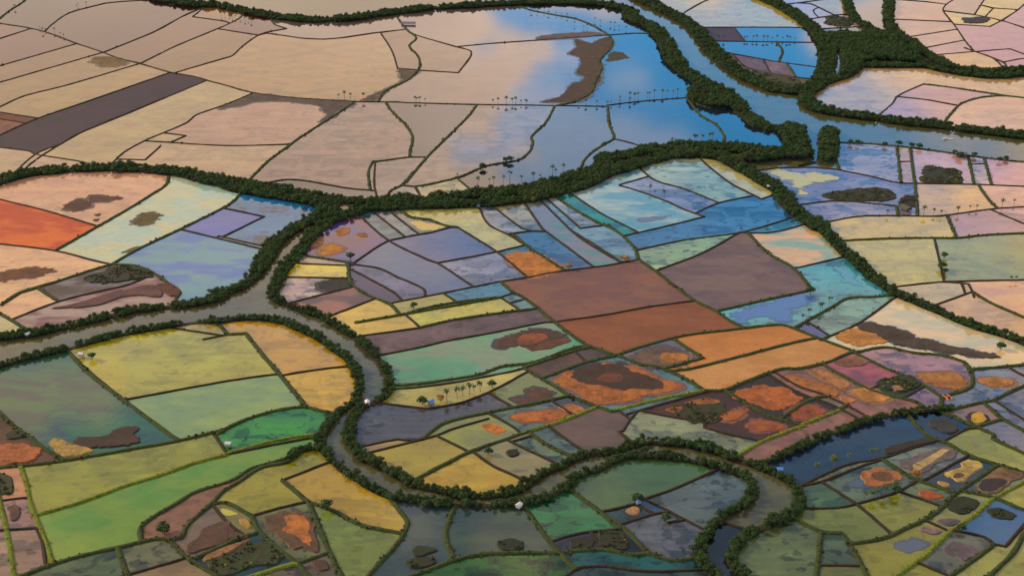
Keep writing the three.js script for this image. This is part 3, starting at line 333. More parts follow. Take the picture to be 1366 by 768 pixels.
 ["w",[116,133,138],0,"grey",[-164,-1576,-158,-1575,-113,-1494,-127,-1487,-175,-1573]],
 ["w",[78,135,91],[107,126,93],"green",[15,-1166,16,-1166,15,-1164,8,-1157,-43,-1135,-85,-1122,-115,-1117,-116,-1123,-93,-1124,-41,-1139,-28,-1145,-17,-1154,-8,-1161]],
 ["w",[77,129,143],0,"teal",[354,-1551,355,-1551,361,-1531,357,-1527,315,-1502,305,-1500,282,-1501,315,-1522]],
 ["w",[177,160,72],0,"olive",[-318,-1257,-307,-1257,-291,-1231,-294,-1229,-351,-1246,-337,-1253]],
 ["w",[191,164,153],0,"pale pink",[568,-2682,591,-2676,601,-2654,600,-2647,590,-2632,585,-2607,585,-2568,552,-2550,539,-2629,530,-2657,532,-2663]],
 ["c",[37,46,58],0,"blue",[468,-2242,524,-2212,523,-2203,504,-2150,469,-2163]],
 ["w",[143,143,138],0,"grey",[-144,-1657,-128,-1653,-115,-1607,-157,-1606,-158,-1623,-157,-1637,-147,-1650]],
 ["w",[97,88,65],0,"tan",[-118,-803,-117,-803,-106,-778,-118,-778,-126,-789,-121,-801]],
 ["w",[176,121,148],0,"pale pink",[869,-2334,877,-2331,895,-2282,870,-2275,840,-2256,824,-2301,815,-2316]],
 ["w",[179,147,138],0,"pink",[643,-1741,644,-1738,627,-1663,607,-1664,624,-1738]],
 ["w",[176,121,148],0,"pale pink",[972,-2296,976,-2296,945,-2212,939,-2209,934,-2209,905,-2277]],
 ["w",[60,109,105],0,"grey",[179,-1112,181,-1111,142,-1092,104,-1070,99,-1077,135,-1095]],
 ["m",[91,79,117],0,"violet",[385,-2299,430,-2268,428,-2189,412,-2200,398,-2219,392,-2237]],
 ["w",[159,140,76],0,"olive",[-102,-1025,-95,-1023,-87,-1023,-130,-1002,-131,-1002,-137,-1010,-136,-1011]],
 ["m",[79,72,76],0,"grey",[78,-1201,80,-1201,100,-1185,100,-1184,86,-1178,73,-1171,63,-1193]],
 ["w",[110,113,74],0,"yellow green",[313,-993,315,-992,293,-981,266,-963,252,-956,246,-955,269,-972,285,-983,294,-987]],
 ["w",[167,148,127],0,"brown",[-248,-1430,-191,-1411,-188,-1404,-251,-1410]],
 ["m",[112,96,121],0,"grey",[433,-2263,466,-2244,465,-2165,430,-2187]],
 ["m",[105,55,29],0,"brown",[-792,-1977,-713,-1942,-721,-1922,-747,-1933,-798,-1956]],
 ["m",[139,88,68],0,"pink brown",[-857,-1979,-807,-1956,-805,-1953,-825,-1896]],
 ["w",[194,152,112],0,"pale pink",[542,-1750,546,-1750,528,-1670,513,-1670,513,-1675,530,-1748]],
 ["m",[140,102,100],0,"pink brown",[252,-1150,254,-1148,262,-1133,271,-1120,289,-1107,292,-1104,281,-1100,274,-1106,263,-1120,250,-1142,250,-1144,248,-1145,248,-1148]],
 ["w",[33,47,129],0,"blue",[306,-1259,322,-1229,321,-1226,313,-1220,292,-1244]],
 ["m",[139,88,68],0,"pink brown",[-804,-1838,-761,-1823,-759,-1820,-778,-1771]],
 ["m",[105,55,29],0,"brown",[-869,-2013,-798,-1980,-797,-1977,-802,-1960,-807,-1960,-855,-1982,-859,-1984]],
 ["w",[203,176,50],0,"peach",[946,-2638,981,-2629,984,-2622,930,-2547,911,-2574]],
 ["w",[185,140,144],0,"pink",[672,-1503,677,-1503,663,-1466,643,-1499]],
 ["w",[29,69,111],0,"dark blue",[108,-931,109,-931,126,-914,115,-913,104,-922,102,-925,102,-926]],
 ["w",[166,151,103],0,"peach",[-506,-1871,-476,-1861,-474,-1858,-486,-1835,-519,-1840,-521,-1843]],
 ["w",[194,152,107],0,"pale pink",[544,-1812,559,-1807,547,-1754,530,-1753]],
 ["w",[66,82,56],0,"yellow green",[461,-981,465,-976,462,-971,454,-960,443,-967,443,-968,446,-970]],
 ["w",[65,135,35],0,"green",[-170,-1035,-169,-1035,-168,-1033,-201,-1022,-238,-1006,-208,-1024,-194,-1029]],
 ["w",[89,131,133],0,"teal",[14,-1312,16,-1309,25,-1292,10,-1287,-1,-1303]],
 ["m",[129,95,91],0,"pink brown",[308,-1084,319,-1070,325,-1061,325,-1059,319,-1057,303,-1078,304,-1080]],
 ["w",[153,153,34],0,"olive",[469,-970,474,-965,468,-950,458,-956]],
 ["w",[29,56,61],0,"dark grey",[-212,-821,-202,-810,-173,-778,-176,-778,-177,-779,-180,-783,-187,-790,-187,-791,-211,-818,-213,-820]],
 ["m",[111,108,99],0,"grey",[293,-1102,307,-1086,302,-1081,293,-1091,284,-1098,284,-1099]],
 ["c",[108,97,93],0,"pink",[-190,-1748,-188,-1748,-184,-1691,-180,-1650,-178,-1642,-183,-1643,-190,-1691,-192,-1717]],
 ["w",[89,131,133],0,"teal",[2,-1328,13,-1314,-3,-1305,-10,-1317,-10,-1319]],
 ["w",[66,82,56],0,"yellow green",[483,-997,485,-994,483,-988,470,-973,467,-976,469,-980,478,-993]],
 ["w",[179,179,125],0,"yellow",[-548,-1161,-527,-1138,-537,-1131]],
 ["w",[203,176,50],0,"peach",[929,-2663,942,-2638,909,-2577,896,-2592]],
 ["c",[51,55,59],0,"blue",[775,-2785,777,-2785,763,-2728,708,-2748]],
 ["w",[176,154,114],0,"peach",[-661,-1779,-653,-1776,-653,-1773,-658,-1747,-661,-1691,-664,-1687,-665,-1732]],
 ["w",[179,147,138],0,"pink",[632,-1773,650,-1765,645,-1745,625,-1742]],
 ["w",[189,161,150],0,"pale pink",[602,-2644,618,-2586,588,-2571,588,-2613,593,-2629]],
 ["w",[97,88,65],0,"tan",[-127,-788,-120,-778,-131,-778]],
 ["w",[140,135,87],0,"olive",[13,-1038,17,-1035,17,-1033,0,-1023,-4,-1026,-1,-1029]],
 ["w",[188,183,41],0,"olive",[-37,-1311,-34,-1310,-99,-1284,-89,-1292,-75,-1298]],
 ["w",[128,148,148],0,"grey",[-350,-1486,-283,-1452,-282,-1449,-282,-1447,-284,-1447,-292,-1451,-349,-1483]],
 ["w",[176,154,114],0,"peach",[-733,-1652,-709,-1638,-723,-1625]],
 ["w",[153,153,34],0,"olive",[466,-975,468,-971,458,-958,456,-958,456,-960]],
 ["w",[206,164,99],0,"peach",[497,-1352,502,-1351,500,-1333,492,-1328]],
 ["m",[97,73,64],0,"pink brown",[69,-1202,76,-1202,63,-1197,33,-1176,58,-1197]],
 ["w",[66,82,56],0,"yellow green",[481,-985,475,-967,471,-972]],
 ["w",[66,82,56],0,"yellow green",[475,-991,475,-990,467,-978,463,-982]],
 ["w",[97,88,65],0,"tan",[-123,-800,-123,-799,-127,-791,-129,-794,-130,-796]],
 ["w",[153,153,34],0,"olive",[454,-957,455,-956,455,-955,442,-939]],
 ["w",[180,154,123],0,"peach",[-649,-1807,-647,-1807,-647,-1804,-652,-1779,-659,-1782,-658,-1788]],
 ["w",[60,109,105],0,"grey",[112,-1073,113,-1072,109,-1066,108,-1062,104,-1067,104,-1069]],
 ["w",[176,121,148],0,"pale pink",[831,-2261,833,-2258,835,-2237,826,-2209]],
 ["w",[29,79,79],0,"dark teal",[80,-901,86,-896,85,-893,84,-894]],
 ["w",[29,56,61],0,"dark grey",[-223,-832,-216,-825,-213,-822,-215,-822,-215,-823]],
 ["w",[85,32,29],0,"brown",[-978,-2326,-976,-2324,-976,-2296,-984,-2316]],
 ["w",[110,139,150],0,"blue",[87,-1475,105,-1447,105,-1443,92,-1463]],
];
// [kind, centre line x,z ... in metres]
const DYKES = [
 ["d",[-1098.7,-2597.3,-963.4,-2519.8,-873.7,-2468.5,-778,-2375.2,-714.3,-2314.7,-674.8,-2274.2,-631.9,-2243.4,-568.3,-2189.9,-526.1,-2166.8,-497.3,-2144.1,-505.9,-2149.8,-457,-2110.9,-409.7,-2073.3,-353.7,-2050.2,-287.5,-2034.8,-244.1,-2026.6,-177.3,-2024.6,-166,-2021.5,-53.9,-2011.5,69.3,-2006.5,144.1,-2001.5,146.4,-2006.5,196.2,-2026.6,274.3,-2047.1]],
 ["b",[-973,-2266.7,-979,-2565.4,-980.5,-2636.6,-978.7,-2677.8,-980,-2711.5,-994.3,-3079.2]],
 ["d",[-862.3,-2459.1,-864.2,-2519.8,-860.5,-2593.5,-842.8,-2636.6,-806.4,-2686.1,-738.7,-2711.5,-732.3,-2817.5,-771.4,-3096.5,-769,-3079.2]],
 ["d",[-990.5,-2313,-926.5,-2412,-893.8,-2482.3]],
 ["d",[-924.6,-2139.6,-864.6,-2231.3,-777.1,-2374.3]],
 ["d",[-888.1,-2043.6,-830.9,-2133,-714.3,-2314.7]],
 ["d",[-714.3,-2314.7,-661.1,-2454.1,-627.5,-2596.6,-603.1,-2653,-591.6,-2662.1]],
 ["d",[-826.7,-1882,-785.8,-2001.5,-766.6,-2057.5,-718.2,-2116.4,-631.9,-2243.4]],
 ["d",[-631.9,-2243.4,-596.3,-2357.8,-548.8,-2475.7,-522.6,-2553.1,-517.2,-2610.5]],
 ["d",[-561.5,-2185.5,-494,-2279.2,-484.9,-2293,-478.6,-2351.2,-463.1,-2432.9,-450.6,-2454.1,-418.6,-2480,-445.5,-2512.4,-465.8,-2576.2]],
 ["d",[-547.2,-2479.9,-463.1,-2432.9,-449.4,-2447,-345.6,-2405.1,-242.5,-2454.1,-196,-2477.1]],
 ["d",[-605.2,-2663.7,-613,-2573.2,-543.1,-2534.9,-532.5,-2519.5]],
 ["d",[-779.8,-1758.6,-739.3,-1865.8,-711.8,-1938.6,-661.1,-2026.6,-568,-2189.7]],
 ["d",[-666.6,-1679.8,-661.7,-1781.5,-640.3,-1827.2,-626.3,-1874.6,-572.4,-1986.6,-497.3,-2144.1]],
 ["d",[-660.7,-1687,-652.4,-1769.4,-638.3,-1833.1]],
 ["d",[-879.2,-2020.3,-775.7,-1972,-709.3,-1943.6]],
 ["d",[-866,-1985.4,-764.3,-1938.6,-720.2,-1919.2]],
 ["d",[-811.8,-1842.9,-720.3,-1810.3,-673.8,-1793.8,-661.7,-1781.5,-581,-1745.5,-563.6,-1721.9]],
 ["d",[-545.4,-1723.4,-542.5,-1781.5,-527.8,-1831.4,-507,-1872.8,-483.4,-1919.9,-476.9,-1957.6,-469.1,-1972,-439.1,-2016.5,-409.6,-2073.2]],
 ["d",[-506.4,-1874,-470.6,-1861.4,-485.9,-1831.4]],
 ["d",[-524.6,-1838.9,-405.5,-1818.4,-318.2,-1824.3,-311.4,-1831.6]],
 ["b",[-244.1,-2026.6,-262,-1972,-289.1,-1897,-306.4,-1848.3,-317.4,-1810,-334.9,-1749.5,-350.3,-1658]],
 ["d",[-544.4,-1761.7,-504.1,-1757.4,-496.5,-1816.3]],
 ["b",[-215.5,-2549.8,-193.3,-2468.5,-173.4,-2412,-182.1,-2357.8,-162,-2286.7,-155.8,-2213.4,-170.6,-2144.1,-200.5,-2083.9,-207.7,-2025.4]],
 ["d",[-228.3,-2600.9,-193.3,-2468.5,-174.1,-2432.9,-103.5,-2357.8,-71.3,-2318.5,-88.8,-2187.5,-152.8,-2201.6,-155.2,-2203.9,-191.8,-2213.4,-210.6,-2325,-242.5,-2454.1]],
 ["d",[-98.4,-2352.7,-48.4,-2371.1,49.5,-2398.2,171.2,-2432.9,215.5,-2444.2,228.2,-2447,268.1,-2444.9]],
 ["b",[4.2,-2675.6,34.7,-2628.6,79.4,-2588.8,119.5,-2557.7,150.1,-2505,172.1,-2447,180,-2405.1,176.4,-2351.2,150.4,-2261.8,150.8,-2213.4,132.7,-2121.9,127.2,-2078.6,97.2,-2026.6,69.3,-2006.5]],
 ["b",[-197,-2025.3,-182.6,-1976.9,-157.1,-1910.7,-143.4,-1857,-142.3,-1799.2,-141.6,-1769.4,-190.9,-1749.5,-192.5,-1710.8,-183.5,-1641.4]],
 ["d",[-187.3,-1751,-179.9,-1659.1,-169.1,-1600.3]],
 ["d",[-141.6,-1769.4,-117.3,-1769]],
 ["b",[-53.9,-2011.5,-64.4,-1957.6,-109,-1799.2,-120.2,-1757.4,-140.5,-1666.3,-132.4,-1710.8,-144.2,-1659.1,-157.8,-1637.7,-157.1,-1603.3]],
 ["b",[66.3,-2006.6,49.4,-1919.9,28.3,-1857,29.4,-1831.4,24.8,-1793.8,8.3,-1757.4,-34.2,-1733.8,-72.2,-1688.3,-124.4,-1655.5,-144.2,-1659.2]],
 ["b",[147.2,-2006.9,144.1,-1910.7,145.6,-1848.3,127.3,-1822.6,136.2,-1831.4,111.7,-1789.6,95.9,-1741.6,93.1,-1692.2]],
 ["d",[145.6,-1848.3,178.6,-1818.4,182,-1788.7]],
 ["b",[274.3,-2047.1,284.4,-1957.6,301.5,-1910.7,305.4,-1857,296.8,-1805.8]],
 ["d",[243.6,-1806.6,294.6,-1806.3]],
 ["d",[337.8,-2479.9,359,-2490.2,511.6,-2490.2,558.4,-2484.2]],
 ["d",[413.8,-2491.9,419.4,-2388.3]],
 ["d",[346,-2389.6,362,-2391.4,521.4,-2381.9,558.9,-2380.1]],
 ["d",[352.3,-2314.1,367.5,-2318.5,445.9,-2259.3,510.1,-2222.9,527.1,-2213]],
 ["b",[474.2,-2384.8,474.4,-2325,455,-2253.5]],
 ["d",[382.8,-2306.7,384.9,-2286.7,398.5,-2213.4,446.8,-2172.5,490.5,-2149.8,503.9,-2146.5]],
 ["d",[431,-2269.7,429.3,-2184.1]],
 ["b",[466.9,-2246.5,467.1,-2160.7]],
 ["d",[314.9,-2568.5,393.4,-2711.5,653,-3079.2]],
 ["d",[525.7,-2663.2,584.3,-2694.5,646.3,-2725.2,927.5,-2864.4]],
 ["d",[572.7,-2688.4,593.9,-2677.8,621.2,-2588.8,655.1,-2587.9]],
 ["d",[604.4,-2650.5,588.1,-2620.5,586.9,-2564.6]],
 ["d",[550.2,-2546,656.4,-2599.9]],
 ["d",[559,-2475.7,660,-2499.3]],
 ["d",[653.4,-2540.9,658.8,-2504.3]],
 ["d",[565.1,-2801.2,789,-2711.5,831.3,-2694.5,863.7,-2674.6]],
 ["d",[1122.5,-3079.2,887.1,-2711.5,865.4,-2677.8,843.5,-2628.6,834.2,-2557.7,829.7,-2505,818.3,-2418.9,812.3,-2364.4,809.4,-2320]],
 ["d",[718.8,-2555.8,781.6,-2542.4,832,-2532]],
 ["d",[709.2,-2414.6,826.1,-2476.5]],
 ["d",[716.1,-2337,815.8,-2398.4]],
 ["d",[722.2,-2294.7,809.4,-2320]],
 ["d",[841.6,-2620.6,892.2,-2588.8,929.7,-2542.4,953.3,-2490.2,1010.1,-2364.4]],
 ["d",[830.6,-2513.8,893.1,-2497.6,929.7,-2542.4,979.2,-2612.5,1014.7,-2669.4,1301,-3129.4]],
 ["d",[892.2,-2588.8,949.8,-2711.5,1122.5,-3079.2]],
 ["d",[929.8,-2668.9,947.9,-2644.8,990.2,-2629.5]],
 ["d",[907.8,-2572.7,947.9,-2644.8]],
 ["d",[799.6,-2345.4,836.9,-2249.5,823.2,-2197.3]],
 ["d",[809.4,-2322.7,828.3,-2274.2,823.2,-2197.3]],
 ["d",[809.4,-2320,876.4,-2338,890,-2305.7,941.5,-2184.1]],
 ["d",[836.5,-2251.7,879.2,-2274.2,986.6,-2302.6]],
 ["d",[541,-1939,588.3,-2016.5,608,-2057.5,665.6,-2121.9]],
 ["b",[665.6,-2121.9,698.7,-2105.5,761.7,-2068,776.8,-2057.5,801.5,-2047.1,877.3,-2015.2]],
 ["d",[605.2,-2053.2,645.2,-2036.8,687.8,-2006.5]],
 ["b",[630.2,-1902.4,687.8,-2006.5,710.6,-2031.7,744.4,-2052.3,776.8,-2057.5]],
 ["b",[440.1,-1718.4,449.8,-1781.5,464.8,-1831.4,516.9,-1823,567.6,-1806.2,610.9,-1785.6,662.8,-1761.4,699.5,-1749.5,767.8,-1727.3]],
 ["d",[440.1,-1718.4,484,-1688.3,505.1,-1669.9,555.3,-1666.3,605.4,-1662.7,667.3,-1655.5,737.4,-1647.3]],
 ["b",[543.4,-1815.2,511.1,-1668.4]],
 ["b",[560.2,-1809.1,528.6,-1666.8]],
 ["d",[529.1,-1750.1,547.4,-1751.6]],
 ["b",[631.7,-1775.6,605.4,-1662.7]],
 ["b",[651,-1766.5,627.6,-1660.3]],
 ["d",[623.3,-1739.5,645.7,-1742.4]],
 ["b",[529.1,-1666.8,501.2,-1551.8]],
 ["d",[349,-1585.6,413.6,-1603.1,483.6,-1586.3]],
 ["b",[483.6,-1586.3,477.5,-1553.5]],
 ["d",[369.4,-1524.4,426.2,-1550.3,475.1,-1553.5,522.8,-1551.6,562.5,-1563.2,603,-1576.3,642.4,-1583,717.8,-1595.6]],
 ["b",[610.3,-1662.2,606.7,-1603.1,608.3,-1577.5]],
 ["b",[538.3,-1555,528.8,-1482.7]],
 ["d",[597.6,-1574.8,623.6,-1528.1,665.2,-1457.5]],
 ["b",[380.9,-1472.7,432.9,-1479.3,480,-1482.3,526.3,-1482.3,563.9,-1491.3,613.1,-1497.3,683.7,-1506]],
 ["d",[501.9,-1481.9,489.7,-1419.1,477.5,-1357.7]],
 ["d",[409,-1342.4,477.5,-1357.7,567,-1362.9,630.7,-1366.6]],
 ["d",[441.6,-1292.6,501,-1332.4]],
 ["d",[480.9,-1358.1,502.9,-1352.6,501,-1332.4,498.5,-1317.8]],
 ["d",[495.9,-1354.3,491.6,-1326.1]],
 ["b",[501,-1332.4,514.1,-1300.8,535.2,-1270.2,573.2,-1215.4]],
 ["d",[254.2,-1779.9,284.4,-1673.6,311.5,-1621.4]],
 ["d",[310.2,-1623.5,317.5,-1609.9,345.2,-1633.4]],
 ["d",[168.7,-1736.8,189.8,-1677.2,224.6,-1644.8,262.2,-1596.4]],
 ["d",[310.7,-1622.9,262.2,-1596.4,227.1,-1561.1]],
 ["d",[140.2,-1660.8,182.2,-1693.2]],
 ["d",[140.1,-1659.4,161,-1641.2,195,-1603.1,216.3,-1573,237.7,-1550.3]],
 ["d",[237.7,-1550.3,186.3,-1518.8,132.2,-1488.9]],
 ["d",[70.6,-1639.3,109.3,-1563.2,117.4,-1550.3,152.1,-1499.8]],
 ["b",[50.6,-1626.3,96.1,-1543.9,124.7,-1506.4,115.6,-1521.9,130.1,-1494.3,143.1,-1453,144.8,-1419.1]],
 ["d",[144.8,-1419.1,108,-1402.7,90.7,-1397.3,55,-1386.5,13.2,-1368.1,-14.9,-1357.7,-67.7,-1332.4,-131.7,-1302.5]],
 ["d",[144.1,-1445.7,205.1,-1476.4,275.7,-1500.3,355.5,-1554]],
 ["d",[161.3,-1387.5,218.4,-1435.9,273,-1499.4]],
 ["d",[273,-1499.4,313.2,-1500.3,362.5,-1529]],
 ["b",[282.5,-1499.1,297.4,-1435.9,317.3,-1397.3,326.8,-1347.7]],
 ["b",[144.8,-1419.1,161.8,-1386.5,179.1,-1345,177.6,-1350.3,194.5,-1312.9,214,-1286.5,228.4,-1258.7,240.4,-1244.6]],
 ["d",[317.3,-1397.3,324.6,-1397.3,387.7,-1429.8]],
 ["d",[44,-1258.8,99.9,-1276.2,142.4,-1293.6,196.2,-1310.1]],
 ["b",[215.6,-1283.8,269.6,-1310.4,323.7,-1335.1,326.5,-1348.4]],
 ["b",[103.7,-1185.1,134.6,-1206,176.2,-1227.6,234.1,-1243,273.8,-1252,283.5,-1249.7,297,-1236.3,313.4,-1218.9,321,-1224.8]],
 ["b",[289.9,-1244,339.6,-1293.6,342.4,-1296,361.3,-1315.3,394,-1320.2,416.1,-1324.4]],
 ["d",[313.4,-1218.9,357.7,-1254.2,417.1,-1322.9]],
 ["d",[306.5,-1260.6,323.5,-1226.6]],
 ["b",[162.9,-1221.8,187.9,-1178.9,147.3,-1156.7]],
 ["b",[153,-1151.9,173.7,-1156.8,284.5,-1212.4,310.1,-1222.4]],
 ["b",[104.7,-1185.3,121.7,-1168.8,147.2,-1156.8,162.4,-1141.1,181.9,-1113.6]],
 ["b",[181.9,-1113.6,199.8,-1114.4,220.6,-1129.5,262.6,-1156.8,278.3,-1156.8,309.7,-1170.8,334.9,-1189.2,342.2,-1191.3]],
 ["y",[94.1,-1075.8,133.8,-1095.9,181.9,-1113.6]],
 ["d",[102.6,-1068.6,142.3,-1090.5,187.4,-1113.5]],
 ["b",[199.8,-1114.4,217.8,-1088.7,236.9,-1063.9,261.2,-1051.8]],
 ["d",[252.7,-1151.5,271.7,-1121.9,290.7,-1106.9,309.5,-1085.1,326.9,-1059.5]],
 ["d",[246,-1147.2,271.9,-1106.9,295.4,-1086.9,318.7,-1055.4]],
 ["b",[242.1,-1060.4,277,-1095.9,294.1,-1103.5]],
 ["d",[116.8,-1076.5,148.4,-1063.9,174.1,-1057,172.6,-1046.1,196.9,-1032.7,221.2,-1022.8]],
 ["y",[302.3,-1078.5,291.9,-1070.9,261.2,-1051.8,262.5,-1049.5,240.7,-1036,221.2,-1022.8,190.2,-994.3]],
 ["b",[292.9,-1071.6,308.9,-1085.9]],
 ["b",[302.9,-1167.1,321.3,-1137.2,342.8,-1110.7,374.5,-1092.3,380.8,-1076]],
 ["b",[339.7,-1190.6,363.5,-1156.8,378.3,-1141.1,391.7,-1121.9,401.9,-1099.6]],
 ["b",[313.4,-1218.9,342.2,-1191.3]],
 ["b",[342.2,-1191.3,374.8,-1201.8,400.7,-1189.2,424.7,-1185.1,443.5,-1170.8,443.7,-1152.8,437.2,-1125.7,424,-1112.5,409,-1105.1,401.9,-1099.6,393.7,-1074.5]],
 ["d",[337.4,-1115.9,376,-1143.7]],
 ["d",[364.1,-1099,391.4,-1122.4]],
 ["b",[443.9,-1155.1,468.3,-1158.8,499.1,-1164.8,558.3,-1176.3]],
 ["d",[482.2,-1161.4,491.7,-1143,527.1,-1094.1]],
 ["b",[400.3,-1076.1,427.6,-1088.7,448,-1095.9,464.9,-1108.8,484.4,-1121.9,555.9,-1170]],
 ["d",[409.6,-1081.2,436.6,-1091.9]],
 ["b",[436.6,-1091.9,445.3,-1060.4,456.9,-1041.7,488,-991.4]],
 ["d",[448,-1095.9,463.4,-1060.4,490.5,-997.9]],
 ["b",[410.5,-1044.7,444.9,-1061.5]],
 ["b",[391.5,-1076.2,411.4,-1053.5,428,-1034,425.4,-1026.1,443.8,-1003.5,477.1,-962.7]],
 ["d",[391.5,-1032,414,-1050.5]],
 ["b",[360.4,-1071.8,368.7,-1032.7,382.2,-1019.5,395.2,-1000.3,415.4,-984.7,433.2,-972.5,471,-946.6]],
 ["d",[379.4,-1022.2,408.6,-1044.4,418.9,-1044.7]],
 ["d",[240,-951.8,287,-984.7,319.7,-995.6,353,-1013.1,376.7,-1024.4]],
 ["d",[235.4,-950.3,260,-959,294.3,-980.1,318.8,-993.4]],
 ["b",[317.8,-994.9,339.2,-962,352.7,-951.7,365.9,-941.5,372,-945.1]],
 ["b",[371.5,-945.3,395.8,-934.4,414.4,-917.5,448.3,-886.9]],
 ["d",[343.1,-958.4,395.6,-999.9]],
 ["d",[259,-958.5,281.4,-924.5,299.3,-883]],
 ["d",[232.6,-919.1,264.6,-920.3,281.7,-925.9,317.9,-943,340.7,-960.5]],
 ["d",[319.9,-944.3,347.7,-923.1,349.3,-920.4]],
 ["b",[223.6,-909,244.9,-886.5,260,-885.2,262.9,-871,288.8,-877.4,310.6,-890.5,341.4,-912,360.6,-934.4,372,-945.8,415.6,-984.6]],
 ["d",[260.1,-884.6,262.8,-871.6]],
 ["b",[262.8,-871.6,265.6,-849.6,267,-830.7,271.6,-772.6]],
 ["b",[244.3,-886.9,228.9,-830.7,213,-772.6]],
 ["d",[232.5,-843.8,266.2,-842.8]],
 ["y",[223,-772.6,289,-830.7,316.1,-854.6,346.9,-887.8,372,-909.3,393.3,-931.5,404.1,-940.1,428.1,-957.5,493.1,-1004.8]],
 ["d",[330.1,-903.3,346.3,-887.2]],
 ["d",[348.3,-889.1,370.6,-880,375.4,-870.4]],
 ["b",[375.6,-870.3,343.9,-842.3,330.1,-830.7,260.8,-772.6]],
 ["d",[375.4,-870.4,383.2,-867.2,407,-895.8,489.5,-995.4]],
 ["d",[308.6,-847.6,328.6,-830.7,395.8,-782.9]],
 ["b",[502.2,-1028.9,402.4,-882.6,386.7,-859.6,359.4,-830.7,304.4,-772.6]],
 ["d",[108.2,-932.7,135.8,-948.8,177,-979.2]],
 ["d",[76.8,-916.1,98.2,-924.5,108.4,-932.9,124.5,-917.5,155.2,-886.9]],
 ["d",[85.8,-896.6,116,-912,128.1,-913.9]],
 ["d",[99.9,-925.7,115.3,-911.7]],
 ["d",[124.1,-899,138.5,-903.6]],
 ["b",[76.2,-906.3,86.5,-895.8,103.7,-862.1,106.3,-858.3]],
 ["b",[37.1,-859.7,68.1,-863.4,92.7,-857.1,106.3,-858.3,121.9,-849.6,143.5,-853.3]],
 ["d",[72.3,-842.3,101.4,-836.2,147.9,-838.6]],
 ["b",[-112.4,-1277.1,-89.8,-1292.2,-52.1,-1308,-12.4,-1317.8,-163,-1256.5,-112.2,-1277.2]],
 ["d",[-74.8,-1329,-58.3,-1305.9]],
 ["d",[-112.5,-1277.1,-94.4,-1245.1]],
 ["d",[-161,-1224.5,-94.4,-1245.1]],
 ["b",[-94.7,-1245.7,-60.8,-1263.3,-20.3,-1277.2,27.3,-1290.9]],
 ["d",[-12.4,-1317.8,9.2,-1285.8]],
 ["d",[-13,-1317.6,2.3,-1330.1,14.5,-1314.1]],
 ["d",[-2.9,-1303.7,14.7,-1313.8]],
 ["b",[-12.8,-1358.6,0.2,-1332.4,10.7,-1320.2,27.1,-1291.3,42.8,-1261,69.1,-1214.6,78.3,-1203.9,102.5,-1184.5]],
 ["d",[-135.5,-1182.5,-84.9,-1205.2,-68.7,-1214.6,-19.8,-1234.1,30.5,-1256.5,44,-1258.8]],
 ["b",[-116.3,-1123.9,-101.6,-1123.8,-65,-1133.3,-31.7,-1145,-9.3,-1160.8,19.3,-1168.8,64.6,-1201.8,78.3,-1203.9]],
 ["d",[-116.1,-1115.9,-89.6,-1120,-55.5,-1129.5,-20.5,-1143,9.6,-1156.8,19.3,-1168.8]],
 ["b",[11,-1158.5,64.3,-1195.5,80,-1202.4]],
 ["b",[28.2,-1137.2,70.8,-1168.8,104.4,-1185.1]],
 ["d",[61.9,-1194,72.6,-1169.9]],
 ["b",[11,-1158.5,28.2,-1137.2,46.1,-1114.4,54.8,-1103.3,72.3,-1088.7,91.2,-1074.4,98.6,-1078]],
 ["d",[-125.9,-1091.6,-77.8,-1079.7,-71.6,-1081.5,-45.1,-1092.3,-18.2,-1114.4,16.3,-1152]],
 ["d",[-22.5,-1110.3,1.5,-1082.1]],
 ["b",[-79.7,-1026.3,-61.4,-1053.5,-26.5,-1070.9,18.2,-1088.7,53.9,-1104.3]],
 ["d",[-22.3,-1072.7,1.9,-1046.7,8.5,-1035.8]],
 ["y",[8.5,-1035.8,44.2,-1057,78.8,-1083.8]],
 ["d",[35.9,-1096.3,57,-1066.4]],
 ["b",[78.8,-1083.8,91.2,-1074.4]],
 ["d",[97.5,-1077.4,107.4,-1060.4,98.8,-1040,95.3,-1039.3,108.4,-1016.8]],
 ["d",[114.8,-1075.4,107.4,-1060.4]],
 ["d",[-138.3,-1011.4,-100.9,-1026.1,-94.4,-1024.4,-79.7,-1026.3]],
 ["d",[-131.1,-1000.7,-94,-1018.9,-67.3,-1032.7,-52.2,-1044.4,-21,-1062.1]],
 ["d",[-67.3,-1032.7,-37.1,-1005.1]],
 ["b",[-85.8,-957.1,-58.2,-984.7,-37.1,-1005.1,-8.4,-1024.4,8.8,-1036,31.7,-1049.5,33.7,-1050.3]],
 ["d",[-34.9,-1006.8,-16.5,-983.2,1.8,-968,15.7,-955.5]],
 ["d",[-5.4,-1026.5,15.4,-1006.6,42.9,-982.4]],
 ["d",[-0.6,-1021.9,18.8,-1032.8]],
 ["b",[14.1,-1039.1,34.2,-1013.1,55.2,-994.7]],
 ["d",[32.3,-1049.7,59.7,-1009.8,69.6,-1000.7]],
 ["b",[45.3,-948.9,59.3,-931.5,71.1,-914.8,85.1,-890.5,86.5,-895.8]],
 ["d",[71.5,-914.1,95.9,-923.4]],
 ["d",[85.7,-896.8,94,-900.9]],
 ["b",[8.1,-925.5,20.3,-895.8,29.1,-874.8,37.7,-858.4]],
 ["d",[29.7,-873.6,54,-885.2,85.1,-890.5]],
 ["d",[61.7,-887.1,70.9,-863]],
 ["b",[-45.9,-923.3,-51.2,-898.5,-51.9,-880,-48.1,-862.1,-44.6,-849.6]],
 ["b",[-152.3,-782.2,-74.7,-830.7,-56.2,-842.3,-37.3,-853.3,-14.9,-858.3,37.1,-859.7]],
 ["b",[37.1,-859.7,41.9,-849.6,49.2,-839.3]],
 ["d",[-19.2,-772.6,41.2,-830.7,51.9,-841.1,72.3,-842.3]],
